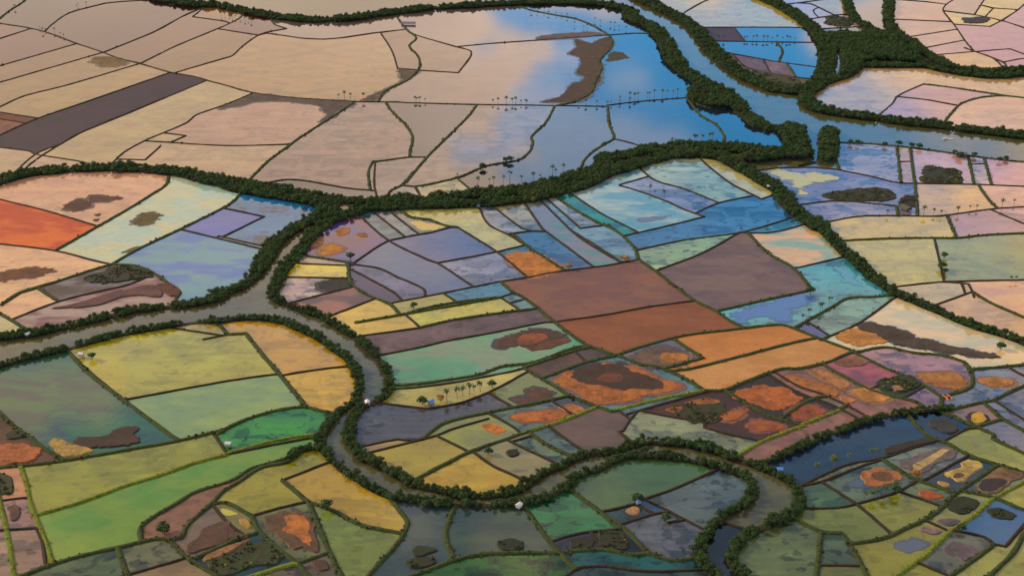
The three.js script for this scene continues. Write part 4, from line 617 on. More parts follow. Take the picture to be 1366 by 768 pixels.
 ["b",[-102.2,-937.5,-89,-912,-83.3,-898.5,-89.1,-872.3,-99.3,-849.6,-107.9,-830.7,-134.5,-772.6]],
 ["y",[-384,-909,-354,-927.3,-320.9,-953.1,-295.4,-969.5,-271.3,-987.8,-248.3,-1000.3,-243.3,-1005.1,-204.2,-1026.1,-167.6,-1036.1]],
 ["d",[-264.3,-1034,-246.6,-1001.9]],
 ["b",[-480.4,-971.3,-435.8,-980.1,-396.7,-987.8,-358.4,-1000.3,-327.4,-1011.5,-295.9,-1022.8,-256.4,-1042.7,-264.3,-1034,-244.2,-1057,-220.6,-1074.4,-191.5,-1083.3,-180,-1077.9,-158.4,-1069.3]],
 ["d",[-247.3,-1001.3,-203.2,-1019.5,-168.1,-1031.9]],
 ["b",[-289.5,-873.5,-294.6,-893.1,-288.5,-906.6,-274.1,-925.9,-261.8,-943,-234.9,-960.5,-221.7,-978.6,-195.9,-994,-183.7,-1004.7]],
 ["b",[-267.4,-875.1,-258.9,-878.7,-258,-895.8,-245.4,-925.9,-239.7,-943,-229.5,-957.5,-213.7,-980.1,-191.8,-989.3,-181.3,-1006.6]],
 ["b",[-250.2,-914.9,-242.8,-925.9,-233.5,-927.3,-209.4,-908.9]],
 ["d",[-209.7,-908.7,-187.8,-920.3,-166.9,-929.3]],
 ["b",[-193,-960.7,-180.4,-945.8,-166.9,-929.3,-156.5,-923.1,-142.8,-914.8,-127.2,-901.2,-113.9,-893.1,-85.3,-884.9]],
 ["d",[-193.1,-960.4,-154.2,-991.1]],
 ["b",[-166.9,-929.3,-154.9,-898.5,-140.8,-859.6,-128.5,-830.7,-103.6,-772.6]],
 ["b",[-163.9,-845.9,-140.8,-859.6]],
 ["b",[-209.7,-908.7,-199.7,-887.8,-178.8,-862.1,-160.9,-842.3,-153.4,-830.7,-115.6,-772.6]],
 ["d",[-244,-924.5,-228.5,-901.2,-209.5,-881]],
 ["y",[-270.6,-791.7,-193.1,-831.4,-167.2,-844.7,-163.2,-845]],
 ["d",[-236.7,-842.4,-220.9,-830.7,-167.3,-772.6]],
 ["b",[-446,-1047.1,-426.8,-1029.4,-406.9,-1009.8,-384.3,-991.4]],
 ["y",[-420.1,-983,-406.9,-957.5,-390,-920.3,-375.1,-893.1,-360.8,-867.2,-350,-844.8]],
 ["d",[-461.2,-920.8,-418.7,-930.1,-399.3,-934.4,-395.2,-931.5]],
 ["d",[-447.6,-885.1,-404.7,-889.2,-377,-891.8,-366.2,-872.3,-354,-842.1]],
 ["y",[-509.6,-1119.1,-417.3,-925.9,-400.5,-890.5,-381.4,-847.2,-374.4,-830.7,-349.7,-772.6]],
 ["b",[-432.8,-781.2,-368.5,-830.7,-352,-843.5,-332.9,-854.6,-306,-865.9,-278.4,-877.4,-267.2,-875]],
 ["b",[-306.1,-865.9,-289.3,-830.7,-261.4,-772.6]],
 ["d",[-362.2,-793.6,-288.2,-832.2,-249.5,-853.2]],
 ["b",[-267.2,-875,-248.5,-852.1,-227.1,-835,-223.3,-830.7,-172,-772.6]],
 ["b",[-444.3,-1196.9,-409,-1148.9,-366.4,-1101.4,-331.7,-1063.9,-303.6,-1034,-292.7,-1024.2]],
 ["d",[-426.3,-1171.8,-361.1,-1095.8]],
 ["d",[-361.1,-1095.8,-273.5,-1131.4,-226.5,-1145.7,-222.3,-1143]],
 ["b",[-307,-1258,-289.4,-1229.7,-271.9,-1231.9,-248.8,-1189.2,-222.3,-1143,-189.5,-1082.8]],
 ["d",[-222.3,-1143,-195.5,-1152.8,-162.4,-1160.8,-154.7,-1160]],
 ["d",[-289.4,-1229.7,-313.1,-1218.8]],
 ["d",[-356.1,-1246.2,-294.5,-1227.4]],
 ["b",[-557,-1172.8,-467,-1070.9,-444.1,-1045,-445.7,-1046.8]],
 ["b",[-623.3,-1347.2,-537.6,-1277.2,-486.6,-1229.5]],
 ["d",[-522.2,-1263.4,-485.5,-1308,-450.5,-1332.6,-423.2,-1350.3,-400.7,-1379.7]],
 ["b",[-519.7,-1342.7,-485.7,-1307.8]],
 ["b",[-455.2,-1405.4,-425,-1400,-397.2,-1376,-372.7,-1345,-361,-1330.9,-361.7,-1315.3,-357,-1295.1]],
 ["d",[-676,-1485.9,-601.9,-1464.6,-531.4,-1444.4,-473,-1413.6,-455.2,-1405.4]],
 ["b",[-531.4,-1444.4,-502.1,-1518.8,-482.2,-1569.8,-463.7,-1623.7,-452.7,-1662.7,-460.2,-1709.7]],
 ["d",[-741.8,-1658.7,-654.1,-1609.9,-576.1,-1566.5,-502.1,-1518.8]],
 ["b",[-455.2,-1405.4,-436.9,-1447.3,-400.7,-1509.5,-360.2,-1583,-351.8,-1609.9,-349.6,-1643.4]],
 ["d",[-400.7,-1509.5,-350.6,-1482.3,-350.2,-1488.3,-280.9,-1452]],
 ["d",[-353.3,-1483.8,-281.8,-1444]],
 ["d",[-345,-1485.6,-305.9,-1550.3,-362,-1579.3]],
 ["b",[-535.2,-1328.1,-501.4,-1360.3,-471.3,-1391.9,-455.2,-1405.4]],
 ["b",[-535.2,-1328.1,-544.9,-1298.4,-534.6,-1330.1,-499.9,-1361.8]],
 ["b",[-247.8,-1432.7,-189.4,-1412]],
 ["d",[-253.2,-1408.6,-186.1,-1402.1]],
 ["d",[-257.9,-1371,-180.7,-1367.1]],
 ["b",[-189.6,-1412.1,-186.2,-1402.7,-177.7,-1355.2,-162.4,-1330.9,-152.9,-1320.2,-130.2,-1300.8,-117.4,-1275.1]],
 ["d",[-182,-1405.8,-148.7,-1470.5,-126.8,-1485.3,-101.4,-1497.3,-100.3,-1497.3,-73,-1517]],
 ["d",[-187.8,-1407.8,-151.1,-1394.6,-127.3,-1370.7,-97.2,-1339.9,-93.6,-1320.2]],
 ["d",[-185,-1396.1,-128.5,-1330.9,-117.5,-1309.1]],
 ["d",[-193.4,-1564.1,-146.9,-1476.4,-97,-1419.1,-84.2,-1408.1,-41.9,-1345]],
 ["d",[-177.7,-1574.6,-126.8,-1485.3]],
 ["d",[-158.6,-1578.5,-110.9,-1493.1]],
 ["b",[-141.5,-1581.2,-126.6,-1550.3,-103.9,-1540.7,-102.7,-1540.7,-77.9,-1518.8,-65.9,-1515.7]],
 ["d",[-85.4,-1409.4,-22.4,-1438.7,15.6,-1461.2]],
 ["d",[-65.9,-1515.7,-43.8,-1482.3,-17.9,-1441.6,17.4,-1369.9]],
 ["d",[-43,-1588.9,-28.3,-1525,-5.6,-1494.3]],
 ["d",[-27.6,-1592.1,12,-1512.6,23.7,-1503.4]],
 ["d",[-5.6,-1494.3,23.7,-1503.4,38.6,-1502.4]],
 ["d",[38.6,-1502.4,13.2,-1605.8]],
 ["b",[0.1,-1496.2,20.7,-1453,59.4,-1388.1]],
 ["d",[-5.6,-1494.3,19.8,-1454.7]],
 ["d",[36.4,-1511.5,92.9,-1397.9]],
 ["d",[33.2,-1615.7,60,-1537.5,81.3,-1482.3,122.7,-1413.6,129.1,-1411.9]],
 ["d",[71,-1506.4,114.9,-1430.3,124.8,-1410]],
 ["d",[40.9,-1620.2,82.7,-1512.6,111.8,-1522.5]],
 ["d",[60,-1537.5,54.7,-1552.5]],
 ["d",[-32.5,-1349.5,-23.4,-1353.8]],
 ["d",[-73.4,-1687.3,-44.2,-1621.6]],
 ["d",[-125.7,-1655.3,-113.8,-1604.9]],
 ["d",[-343,-1654.7,-292.8,-1680.9,-211.9,-1648.3,-176.9,-1640]],
 ["d",[-127.4,-1655,-113,-1604.9]],
 ["d",[314.6,-1710.6,365.8,-1726.1,408.3,-1727.6,414.1,-1726.1,440.1,-1718.4]],
 ["d",[-242.2,-1301,-173.1,-1345.8]],
 ["d",[-196.5,-1267,-147,-1315.3]],
 ["d",[165.4,-902.7,191.3,-886.6]],
 ["b",[-246.1,-849.9,-223.2,-869.7,-218.9,-874.8,-199.3,-887.3]],
];
// [width, centre line x,z ... in metres]
const BELTS = [
 [26.0,[-944,-3079.2,-926.9,-3050.4,-775.8,-2796.6,-702,-2705.5,-643.8,-2671.9,-566.9,-2658.7,-571.2,-2650.5,-505.1,-2602.1,-442.3,-2563.1,-379.6,-2540.1,-310.4,-2550.8,-239.8,-2594.2,-165.9,-2634.2,-133.8,-2642.3,-38.3,-2666.9,58.7,-2683.6,136.4,-2683.6,193.1,-2658.7,229.2,-2618.1,226.7,-2563.1,260.6,-2488,272.4,-2389.3,277.3,-2272.3,287.6,-2188.1,306.3,-2131.3,325.7,-2087.6,341.3,-2025.1,354.7,-1956.1,368.8,-1900.2,402.7,-1882.2,406.8,-1829.8,401.2,-1772.2,375.7,-1780.2,324.3,-1798.3,271.1,-1809.1,201.3,-1796.6,158.8,-1776.2,130.7,-1760.1,118.3,-1717.3,77.5,-1679.8,38.3,-1650.8,-12.3,-1626.1,-62.2,-1619.2,-107.6,-1605.5,-145.2,-1605.5,-181.8,-1598.7,-224.6,-1605.5,-272.1,-1626.1,-325.8,-1647.2,-367.1,-1665.2,-408.5,-1679.8,-435.7,-1702.1,-491.2,-1715.7,-543.1,-1723.4,-596.1,-1715.7,-644.2,-1702.1,-673.1,-1672.5,-726.3,-1618]],
 [26.0,[123.6,-3079.2,255.4,-2726,298.6,-2610.1,321.9,-2547.7,338.8,-2473.5,346,-2389.3,352.8,-2310.2,368.8,-2211.6,395,-2131.3,424.2,-2082.3,454.2,-2077,485.5,-2109.3,515.2,-2176.5,539.3,-2259.9,557.5,-2362.4,559.1,-2473.5,547.4,-2563.1,531.9,-2642.3,503.8,-2726,384.9,-3079.2]],
 [15.0,[716.7,-3079.2,674.5,-2726,653.2,-2547.7,674.3,-2437.8,690.3,-2310.2,700.2,-2223.5,734,-2182.3,791.2,-2159.4,843.8,-2170.8,944.8,-2192.7]],
 [15.0,[849.6,-3079.2,763.2,-2726,708.6,-2502.7,711.3,-2389.3,724,-2284.8,744.4,-2217.5,786.1,-2193.9,853.8,-2199.8,950.7,-2208.2]],
 [22.0,[495.9,-2109.3,463.4,-2055.9,459.3,-2004.9,471.2,-1975.4,505.4,-1956.1,544.8,-1937.2,583.5,-1918.5,636,-1900.2,673.3,-1882.2,735.8,-1855.7,805.4,-1826.2]],
 [16.0,[495.9,-2109.3,525,-2142.4,552.3,-2165,585.2,-2223.5,595,-2223.5,647.6,-2223.5,700.4,-2222.9]],
 [30.0,[-376.3,-1668.4,-356.2,-1647.2,-296.1,-1619.2,-242.7,-1592,-223.4,-1575.3,-245.1,-1536.6,-265.8,-1499.4,-278.9,-1463.7,-284.2,-1412.8,-287.9,-1369.9,-299.6,-1339.2,-324.5,-1325.2,-309.1,-1317,-347.4,-1297.7,-367,-1292.9,-405.4,-1281.1,-440,-1258.1,-465.6,-1242.3,-487.4,-1229.1,-518.6,-1221.7,-570.9,-1209.3]],
 [26.0,[553.2,-1163,514.5,-1209.6,500.2,-1226.9,484.5,-1240.1,465.9,-1258.1,450.2,-1281.1,432,-1304.9,416.1,-1324.4,408.4,-1344.2,399.6,-1369.9,393.1,-1407.3,384,-1446.4,378,-1493.4,365.7,-1536.6,370.5,-1505.5,360.2,-1536.6,349.5,-1582,344.6,-1636.6,330.5,-1672.5,311.7,-1717.3,291.6,-1760.1,262.2,-1781.9,212,-1768.1,163.4,-1732.6,127,-1702.1,89.2,-1654.4,50.3,-1626.1,12.6,-1605.5,-36.7,-1590,-85.6,-1585.3,-134.5,-1583.3,-143.3,-1580.6,-179.4,-1574,-201.8,-1555.8,-222.8,-1530.3,-238.5,-1487.4,-247.3,-1435.1,-256.4,-1391.1,-258.6,-1349.3,-259,-1325.2,-251.3,-1309.7,-228.6,-1290.5,-201.4,-1271.8,-177.8,-1244.5,-159.5,-1222.5,-143.1,-1196.9,-128.9,-1168.2,-119,-1140.5,-116.5,-1110.1,-125.8,-1091.7,-139.2,-1081,-145.5,-1056.5,-144.3,-1045.6,-144.7,-1025.6,-135,-1006.2,-119.6,-987.3,-101.7,-972,-85.8,-957.1,-89.5,-955.6,-72.9,-949.8,-56.3,-942.5,-40,-936.8,-15.9,-937.4,1.8,-942.5,14.8,-954.2,24.9,-969,41.7,-981.2,55.6,-995.1,66,-999.8,102.4,-1007.8,99.9,-1009.4,112.6,-1019,134.9,-1019,160,-1014.2,177.6,-1005.5,191.1,-993.5,206.3,-984.2,220.9,-972,233,-957.1,236.9,-939.6,233.1,-919.9,216.7,-903.4,192.2,-887.4,177.5,-871.9,168.9,-854.2,169.6,-839.5,176.4,-826.3,204.2,-772.6]],
 [22.0,[-539.4,-1126.5,-497.5,-1160.1,-474.9,-1178.3,-450.5,-1192.8,-426.2,-1209.6,-408.1,-1222.5,-392.6,-1231.3,-365.3,-1242.3,-337.7,-1253.5,-316.4,-1258.1,-297.8,-1258.1,-289.6,-1262.6,-261.5,-1264.9,-240.1,-1258.1,-217.3,-1240.1,-194.5,-1218.2,-175.7,-1192.8,-162.3,-1176.3,-152,-1152.2,-145.5,-1125.1,-145.7,-1091.7,-156.3,-1073.9,-164.4,-1053,-167.6,-1036.1,-168.4,-1015.8,-159.6,-999.8,-147.3,-981.2,-128.5,-960.1,-110.6,-942.5,-93.8,-933.9,-69.1,-926.9,-55.5,-924.1,-23.7,-922.7,8.1,-925.5,32.2,-936.8,47.2,-951.2,54.4,-966,74.7,-976.6,81.3,-984.2,98.8,-995.1,124.2,-996.7,148.9,-992,168,-984.2,183.3,-975.1,198,-963,200.1,-945.4,190.5,-925.5,170.6,-908.9,157.1,-890.1,146.8,-869.3,143.4,-854.2,147.5,-839.5,154.5,-826.3,183.3,-772.6]],
 [14.0,[208.9,-982.3,233.9,-998.2,263.7,-1020.7,250.6,-1012.6,270.4,-1025.6,290.5,-1038.8,294.1,-1039.5,320.7,-1056.5,350.3,-1068.6,377.1,-1075.6,402.3,-1078.1]],
 [16.0,[-167.6,-1013.6,-183.9,-1004.6,-193.1,-988.5]],
];
// [kind, colour, outline x,z ... in metres]
const PATCHES = [
 ["mud",[119,96,49],"tan",[-720,-2256,-713,-2280,-680,-2280,-650,-2243,-665,-2225,-700,-2231]],
 ["mud",[68,52,34],"dark brown",[116,-2398,144,-2385,174,-2419,179,-2364,151,-2274,150,-2202,131,-2089,97,-2022,46,-2022,77,-2058,98,-2122,119,-2155,109,-2190,116,-2237,115,-2287,99,-2306,114,-2351]],
 ["mud",[56,56,38],"dark tan",[180,-2322,204,-2280,163,-2259]],
 ["mud",[94,84,89],"grey",[50,-2419,75,-2436,155,-2457,168,-2440,50,-2401]],
 ["mud",[88,75,68],"pink brown",[-405,-2063,-331,-2042,-247,-2022,-265,-1975,-285,-1925,-282,-1967,-298,-2001,-340,-2022,-390,-2027,-443,-1989]],
 ["mud",[91,75,64],"pink brown",[-188,-2205,-158,-2199,-174,-2144,-200,-2084,-217,-2032,-230,-2037,-201,-2095,-180,-2144]],
 ["mud",[85,52,39],"pink brown",[-561,-1590,-552,-1610,-537,-1600,-541,-1624,-499,-1613,-511,-1603,-532,-1600,-531,-1580,-545,-1570]],
 ["mud",[85,52,39],"pink brown",[-517,-1557,-511,-1560,-511,-1552]],
 ["mud",[85,52,39],"pink brown",[-515,-1541,-508,-1543,-509,-1534]],
 ["mud",[96,84,33],"tan",[-463,-1541,-456,-1563,-437,-1554,-441,-1531,-457,-1526]],
 ["mud",[96,94,46],"olive",[-453,-1439,-439,-1456,-435,-1454,-448,-1437]],
 ["mud",[104,63,26],"orange",[-573,-1381,-543,-1397,-518,-1392,-516,-1381,-547,-1368,-566,-1360]],
 ["algae",[178,152,30],"amber",[-125,-1534,-119,-1541,-80,-1519,-103,-1503]],
 ["mud",[180,122,47],"orange",[-222,-1450,-212,-1465,-197,-1453,-203,-1439,-218,-1436]],
 ["mud",[159,105,56],"orange",[-211,-1509,-200,-1516,-195,-1500,-206,-1488]],
 ["mud",[167,113,47],"orange",[-187,-1497,-177,-1500,-171,-1485,-182,-1485]],
 ["mud",[147,103,70],"brown",[-235,-1476,-226,-1482,-225,-1459,-232,-1450]],
 ["mud",[39,44,39],"dark grey",[-216,-1355,-192,-1365,-180,-1364,-180,-1348,-205,-1334]],
 ["mud",[188,122,49],"orange",[0,-1433,32,-1433,55,-1392,22,-1373,9,-1397]],
 ["silt",[72,80,107],"blue",[-49,-1403,-22,-1425,-24,-1397,-39,-1392]],
 ["mud",[75,52,39],"dark pink brown",[-16,-1210,2,-1230,38,-1243,50,-1228,28,-1210,2,-1202,-13,-1201]],
 ["mud",[135,73,38],"orange",[2,-1219,20,-1234,36,-1228,28,-1214,6,-1207]],
 ["mud",[96,58,44],"pink brown",[14,-1198,56,-1221,58,-1215,16,-1192]],
 ["mud",[164,99,39],"orange",[38,-1133,63,-1157,94,-1169,110,-1164,129,-1149,158,-1122,125,-1101,95,-1088,81,-1090,61,-1109]],
 ["mud",[60,40,28],"dark pink brown",[60,-1136,76,-1159,105,-1161,120,-1147,144,-1124,126,-1114,108,-1113,85,-1125,71,-1128]],
 ["mud",[99,54,30],"pink brown",[82,-1133,92,-1149,105,-1147,106,-1133,95,-1128]],
 ["mud",[88,61,47],"pink brown",[3,-1100,17,-1101,14,-1111,20,-1118,35,-1111,38,-1100,13,-1090]],
 ["mud",[172,101,41],"orange",[5,-1066,18,-1073,41,-1074,47,-1067,39,-1060,12,-1057]],
 ["mud",[172,110,56],"orange",[45,-1083,54,-1088,65,-1078,57,-1073]],
 ["mud",[188,115,34],"orange",[-28,-1050,-21,-1054,-7,-1042,-15,-1037]],
 ["mud",[101,82,73],"pink brown",[121,-1184,144,-1198,158,-1204,180,-1179,150,-1164,138,-1163,128,-1173]],
 ["mud",[172,113,47],"orange",[142,-1177,152,-1189,177,-1183,156,-1169,145,-1169]],
 ["mud",[172,96,36],"orange",[210,-1109,238,-1124,272,-1098,239,-1076]],
 ["mud",[140,71,33],"orange",[250,-1071,260,-1083,272,-1088,291,-1078,262,-1057]],
 ["grass",[65,56,28],"dark tan",[139,-1078,161,-1092,187,-1103,203,-1089,197,-1071,174,-1059,149,-1067]],
 ["mud",[151,85,39],"orange",[141,-1078,156,-1083,151,-1073]],
 ["mud",[159,91,39],"orange",[190,-1067,198,-1076,216,-1078,209,-1067,203,-1060,194,-1060]],
 ["mud",[153,84,39],"orange",[210,-1050,219,-1060,240,-1050,233,-1042,217,-1038]],
 ["mud",[151,94,46],"orange",[164,-1090,183,-1100,195,-1092,174,-1087]],
 ["mud",[177,113,52],"orange",[264,-1141,275,-1139,295,-1126,307,-1113,299,-1105,272,-1125]],
 ["mud",[161,113,68],"orange",[288,-1149,298,-1153,325,-1124,315,-1116,301,-1130]],
 ["mud",[180,126,56],"orange",[320,-1113,336,-1120,355,-1100,338,-1092,326,-1100]],
 ["mud",[175,113,56],"orange",[307,-1103,319,-1096,315,-1091,307,-1096]],
 ["mud",[180,126,56],"orange",[331,-1225,356,-1240,382,-1215,346,-1205]],
 ["mud",[64,52,39],"dark brown",[359,-1242,369,-1258,386,-1247,406,-1225,388,-1211,384,-1215,372,-1230]],
 ["mud",[72,58,44],"dark pink brown",[391,-1210,409,-1220,443,-1202,480,-1182,466,-1180,422,-1195]],
 ["mud",[161,110,52],"orange",[392,-1143,408,-1147,426,-1145,429,-1128,415,-1120,401,-1124]],
 ["mud",[177,122,56],"orange",[449,-1133,461,-1137,479,-1133,465,-1121,451,-1124]],
 ["mud",[131,90,74],"pink brown",[315,-1169,339,-1180,348,-1171,332,-1161]],
 ["mud",[54,46,46],"dark mauve",[409,-1064,423,-1073,435,-1067,435,-1060,415,-1054]],
 ["mud",[185,150,49],"amber",[419,-1068,428,-1072,428,-1060,417,-1056]],
 ["mud",[172,110,60],"orange",[297,-969,310,-978,326,-972,327,-961,316,-953,298,-955]],
 ["mud",[96,66,41],"brown",[302,-968,314,-974,321,-968,316,-959,304,-959]],
 ["mud",[102,94,98],"grey",[332,-985,350,-1000,373,-1010,385,-1005,384,-996,362,-985,349,-972,339,-975]],
 ["mud",[180,159,106],"pale peach",[342,-982,356,-994,376,-1009,378,-1007,364,-991,351,-980,343,-975]],
 ["mud",[188,166,89],"pale peach",[364,-969,384,-980,385,-986,394,-991,402,-983,388,-972,377,-958,370,-961]],
 ["mud",[86,64,46],"brown",[372,-967,378,-972,383,-968,377,-963,372,-963]],
 ["mud",[185,152,86],"pale peach",[357,-959,365,-955,362,-951,357,-955]],
 ["mud",[119,94,65],"brown",[384,-947,399,-963,410,-974,422,-978,429,-966,416,-958,402,-944,386,-940]],
 ["mud",[46,37,43],"dark mauve",[387,-949,401,-962,413,-958,399,-944,389,-942]],
 ["mud",[164,87,39],"orange",[337,-940,343,-945,354,-937,347,-933,340,-934]],
 ["grass",[31,44,22],"dark yellow green",[355,-919,369,-936,379,-933,380,-926,363,-912]],
 ["mud",[96,89,88],"grey",[338,-901,349,-905,357,-901,347,-894]],
 ["grass",[31,47,22],"dark yellow green",[385,-916,393,-920,405,-909,400,-904,386,-909]],
 ["silt",[34,56,81],"dark blue",[303,-915,310,-918,313,-912,304,-909]],
 ["silt",[65,75,96],"blue",[295,-872,312,-883,322,-877,327,-872,303,-857]],
 ["mud",[131,112,110],"mauve",[323,-889,330,-894,340,-887,333,-883]],
 ["mud",[93,84,93],"grey",[335,-862,345,-872,359,-867,361,-860,346,-850]],
 ["silt",[119,103,98],"pink brown",[401,-1015,408,-1021,412,-1015,404,-1009]],
 ["silt",[46,64,90],"blue",[283,-961,296,-966,296,-952,306,-949,290,-942,279,-949]],
 ["grass",[34,44,26],"dark yellow green",[401,-1624,442,-1641,449,-1648,474,-1648,492,-1627,485,-1610,457,-1598,414,-1607]],
 ["grass",[31,44,26],"dark yellow green",[558,-1730,574,-1732,599,-1711,599,-1688,592,-1670,545,-1674]],
 ["grass",[23,26,18],"dark grey",[486,-1595,501,-1615,514,-1617,505,-1583,485,-1583]],
 ["algae",[165,159,57],"yellow",[332,-1715,359,-1718,388,-1703,400,-1711,438,-1692,424,-1674,399,-1663,385,-1645,381,-1627,367,-1624,364,-1659,348,-1685]],
 ["mud",[93,71,44],"brown",[-197,-907,-185,-913,-167,-909,-151,-862,-160,-860,-176,-872]],
 ["mud",[183,113,47],"orange",[-185,-911,-171,-911,-165,-901,-157,-867,-169,-880,-183,-888,-181,-896]],
 ["mud",[85,58,39],"pink brown",[-244,-888,-234,-896,-225,-893,-210,-880,-226,-872,-240,-867]],
 ["algae",[161,157,33],"olive",[-235,-918,-227,-919,-220,-912,-230,-909]],
 ["mud",[161,131,56],"amber",[-218,-904,-213,-904,-208,-892,-216,-898]],
 ["grass",[59,64,20],"dark olive",[-230,-850,-219,-862,-203,-871,-196,-875,-177,-850,-197,-839,-211,-833,-222,-837]],
 ["mud",[143,103,62],"brown",[-236,-854,-230,-860,-207,-875,-228,-852,-234,-850]],
 ["mud",[80,54,39],"pink brown",[-153,-847,-144,-850,-138,-837,-145,-836]],
 ["mud",[169,96,44],"orange",[-450,-1016,-420,-1018,-410,-1007,-411,-996,-428,-988,-440,-986]],
 ["grass",[47,40,23],"dark tan",[-449,-1033,-443,-1041,-428,-1033,-445,-1026]],
 ["mud",[60,40,31],"dark pink brown",[-386,-1026,-370,-1029,-357,-1034,-356,-1043,-342,-1043,-332,-1029,-329,-1020,-361,-1010,-379,-1013]],
 ["mud",[172,145,73],"peach",[-404,-1021,-399,-1023,-387,-1018,-364,-1007,-385,-1000]],
 ["grass",[65,63,30],"dark olive",[-434,-969,-426,-969,-414,-942,-423,-939]],
 ["mud",[91,66,64],"pink brown",[-411,-923,-404,-924,-395,-904,-399,-900,-406,-915]],
 ["mud",[88,61,47],"pink brown",[-252,-867,-246,-877,-241,-890,-229,-898,-224,-875,-244,-860]],
 ["grass",[38,51,20],"dark yellow green",[-77,-862,-73,-867,-59,-863,-73,-855]],
 ["grass",[41,47,18],"dark yellow green",[-81,-847,-69,-853,-57,-852,-59,-845,-72,-841]],
 ["grass",[26,38,18],"dark yellow green",[-11,-871,-3,-876,8,-872,3,-863,-9,-865]],
 ["grass",[30,38,22],"dark yellow green",[46,-875,63,-877,61,-865,45,-864]],
 ["grass",[41,44,17],"dark olive",[69,-883,85,-884,89,-865,71,-868]],
 ["grass",[34,37,22],"dark olive",[-4,-1005,2,-1008,5,-1002,-1,-998]],
 ["mud",[162,124,88],"orange",[93,-915,98,-920,102,-918,100,-911]],
 ["mud",[96,66,65],"pink brown",[-485,-1291,-463,-1303,-426,-1335,-398,-1345,-378,-1320,-418,-1320,-445,-1296]],
 ["grass",[47,49,28],"dark olive",[-449,-1397,-419,-1392,-400,-1371,-416,-1365,-457,-1355,-473,-1365]],
 ["mud",[88,45,28],"dark pink brown",[-391,-1350,-377,-1353,-359,-1323,-366,-1318]],
 ["silt",[67,70,98],"violet",[153,-1544,178,-1554,204,-1554,183,-1538,164,-1531]],
 ["mud",[54,51,64],"dark violet",[864,-2558,907,-2565,900,-2532,858,-2527]],
 ["algae",[170,160,72],"yellow",[847,-2600,873,-2589,916,-2558,865,-2562,848,-2565]],
 ["grass",[30,51,26],"dark green",[603,-2565,625,-2573,647,-2535,636,-2505,594,-2512]],
 ["grass",[74,64,34],"dark tan",[400,-2199,446,-2169,469,-2144,463,-2122,424,-2133]],
 ["grass",[43,56,20],"dark yellow green",[347,-1128,375,-1141,387,-1126,365,-1113]],
 ["mud",[167,120,70],"orange",[358,-1120,369,-1121,369,-1114,360,-1113]],
 ["mud",[47,52,56],"dark grey",[375,-1054,391,-1060,401,-1043,387,-1035]],
 ["mud",[41,37,28],"dark brown",[327,-1008,348,-1020,367,-1025,373,-1023,353,-1015,328,-1003]],
 ["grass",[39,61,34],"dark green",[389,-1734,407,-1746,431,-1742,447,-1781,449,-1827,431,-1806,416,-1749]],
 ["forest",[22,37,15],"dark yellow green",[570,-2419,604,-2444,631,-2436,676,-2444,691,-2391,698,-2338,698,-2274,701,-2252,674,-2247,637,-2259,602,-2252,574,-2190,551,-2161,539,-2155,560,-2237,573,-2312,568,-2358]],
 ["forest",[22,37,15],"dark yellow green",[447,-1866,460,-1882,470,-1866,455,-1798,442,-1753,428,-1742,423,-1761,434,-1806]],
 ["forest",[22,37,15],"dark yellow green",[406,-1902,423,-1884,416,-1823,405,-1765,372,-1757,331,-1742,312,-1753,338,-1781,372,-1790]],
 ["forest",[22,37,15],"dark yellow green",[281,-2079,326,-2089,342,-2027,337,-1997,291,-2006]],
 ["silt",[51,89,148],"blue",[225,-1277,246,-1294,280,-1310,314,-1325,327,-1315,319,-1296,307,-1287,293,-1259,271,-1256,254,-1263,240,-1252]],
 ["silt",[54,129,151],"blue",[364,-1397,375,-1404,386,-1376,383,-1345,367,-1358]],
];
